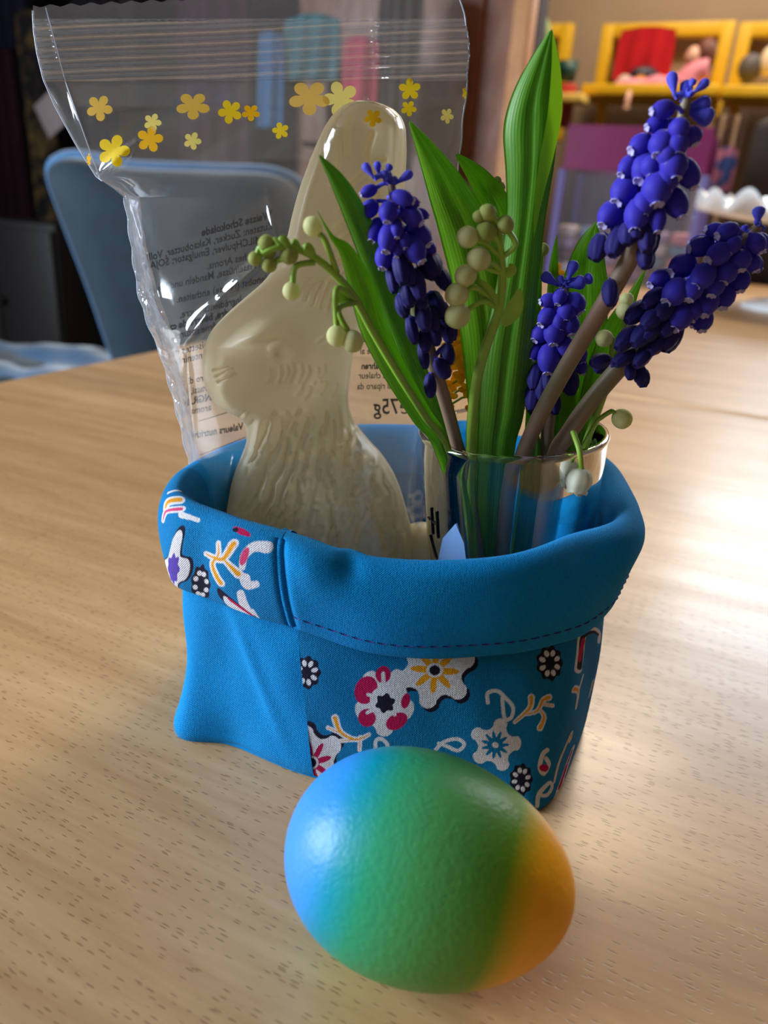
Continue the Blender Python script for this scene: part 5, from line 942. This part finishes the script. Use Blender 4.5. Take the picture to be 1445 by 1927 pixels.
solid('cream_toy', 'cream round toy at the right picture edge inside the frame', 'toy', *ell(ate(1446, 115, EF-.10), (.028, .03, .045), 16, 12), plain('toy_cream', (230, 210, 176), .6, .1))
solid('dark_green_pot', 'dark green cup on the ledge right of the tallest leaf', 'cup', *lathe([(1e-4, 0), (.032, 0), (.040, .06), (.038, .06), (.030, .004), (1e-4, .004)], ate(1064, 152, EF-.24), 24), plain('toy_green', (20, 66, 54), .5, .05))
solid('red_block', 'red block under the dark green cup', 'block', *box(ate(1064, 172, EF-.24), (.07, .05, .046), bev=.004), plain('toy_red', (190, 60, 50), .5, .05))
solid('ledge', 'short pale yellow ledge on the far wall beside the tallest leaf', 'shelf', *box(ate(1066, 187, EF-.27), (.14, .10, .028), bev=.004), plain('pale_yellow_paint', (232, 196, 100), .5, .05))
solid('red_post', 'red-brown pegs below the pale yellow ledge', 'peg', *box(ate(1066, 212, EF-.24), (.04, .04, .10), bev=.004), plain('peg_red', (170, 70, 60), .6, .05))
# balloon-like toy behind the tip of the tallest leaf
solid('plush_toy', 'pale green and yellow plush toy behind the tip of the tallest leaf', 'toy', *join([ell(ate(1008, 70, EF-.25), (.055, .05, .075), 20, 14), ell(ate(1020, 56, EF-.28), (.022, .02, .035), 16, 10)]), plain('plush_green', (140, 160, 110), .9, .25, 12))
# slatted crate with books below, dark chair back, and striped scarf on it
def slats():
    A, B = ate(1318, 216, 2.9), ate(1410, 216, 2.9); zb = ate(1360, 400, 2.9)[2]; a0, a1 = A@E1, B@E1; root = empty('slatted_screen', rm((a0+a1)/2, 2.9, -.75), 'brown and cream slatted screen below the right yellow frame', 'screen'); n = 7; dk = plain('slat_brown', (78, 48, 32), .6, .1); lt = plain('slat_cream', (178, 146, 116), .6, .1)
    zt = A[2]
    for k in range(n): mesh('slat', *box(rm(a0+(a1-a0)*(k+.5)/n, 2.9, (zt-.75)/2), ((a1-a0)/n*.62, .02, zt+.75), bev=.003), lt if k % 2 else dk, root, False)
    mesh('crossbar', *box(rm((a0+a1)/2, 2.925, zt-.06), (a1-a0, .02, .05)), dk, root, False); mesh('crossbar', *box(rm((a0+a1)/2, 2.925, -.5), (a1-a0, .02, .05)), dk, root, False)
slats()
def darkchair():
    A = ate(1424, 222, 2.45); B = ate(1600, 222, 2.45); a0, a1 = A@E1, B@E1; zt = A[2]; dm = plain('dark_brown_upholstery', (44, 34, 32), .8, .1, 20); root = empty('upholstered_chair', rm((a0+a1)/2, 2.45, -.75), 'dark brown high-backed chair at the right edge behind the ruffled stand', 'chair')
    mesh('backrest', *box(rm((a0+a1)/2, 2.45, (zt-.3)/2), (a1-a0, .09, zt+.3), bev=.03), dm, root); mesh('seat', *box(rm((a0+a1)/2, 2.62, -.33), (a1-a0, .36, .10), bev=.03), dm, root)
    for a in (a0+.03, a1-.03):
        for b in (2.46, 2.76): mesh('leg', *box(rm(a, b, -.565), (.04, .04, .37), bev=.003), blackm, root, False)
darkchair()
mm, nt, p = newmat('blue_pink_stripe'); L_(nt, ramp(nt, noise(nt, coords(nt, (1, 1, 1)), 16, 1), [(.42, srgb(60, 84, 150)), (.52, srgb(220, 130, 150)), (.6, srgb(70, 90, 150))]), p.inputs['Base Color']); setp(p, Roughness=.9)
cloth_hang('patterned_scarf', 'blue and pink scarf hanging beside the dark high-backed chair', 'scarf', 1352, 1392, 275, 372, 2.55, mm, 2, .008, 15)
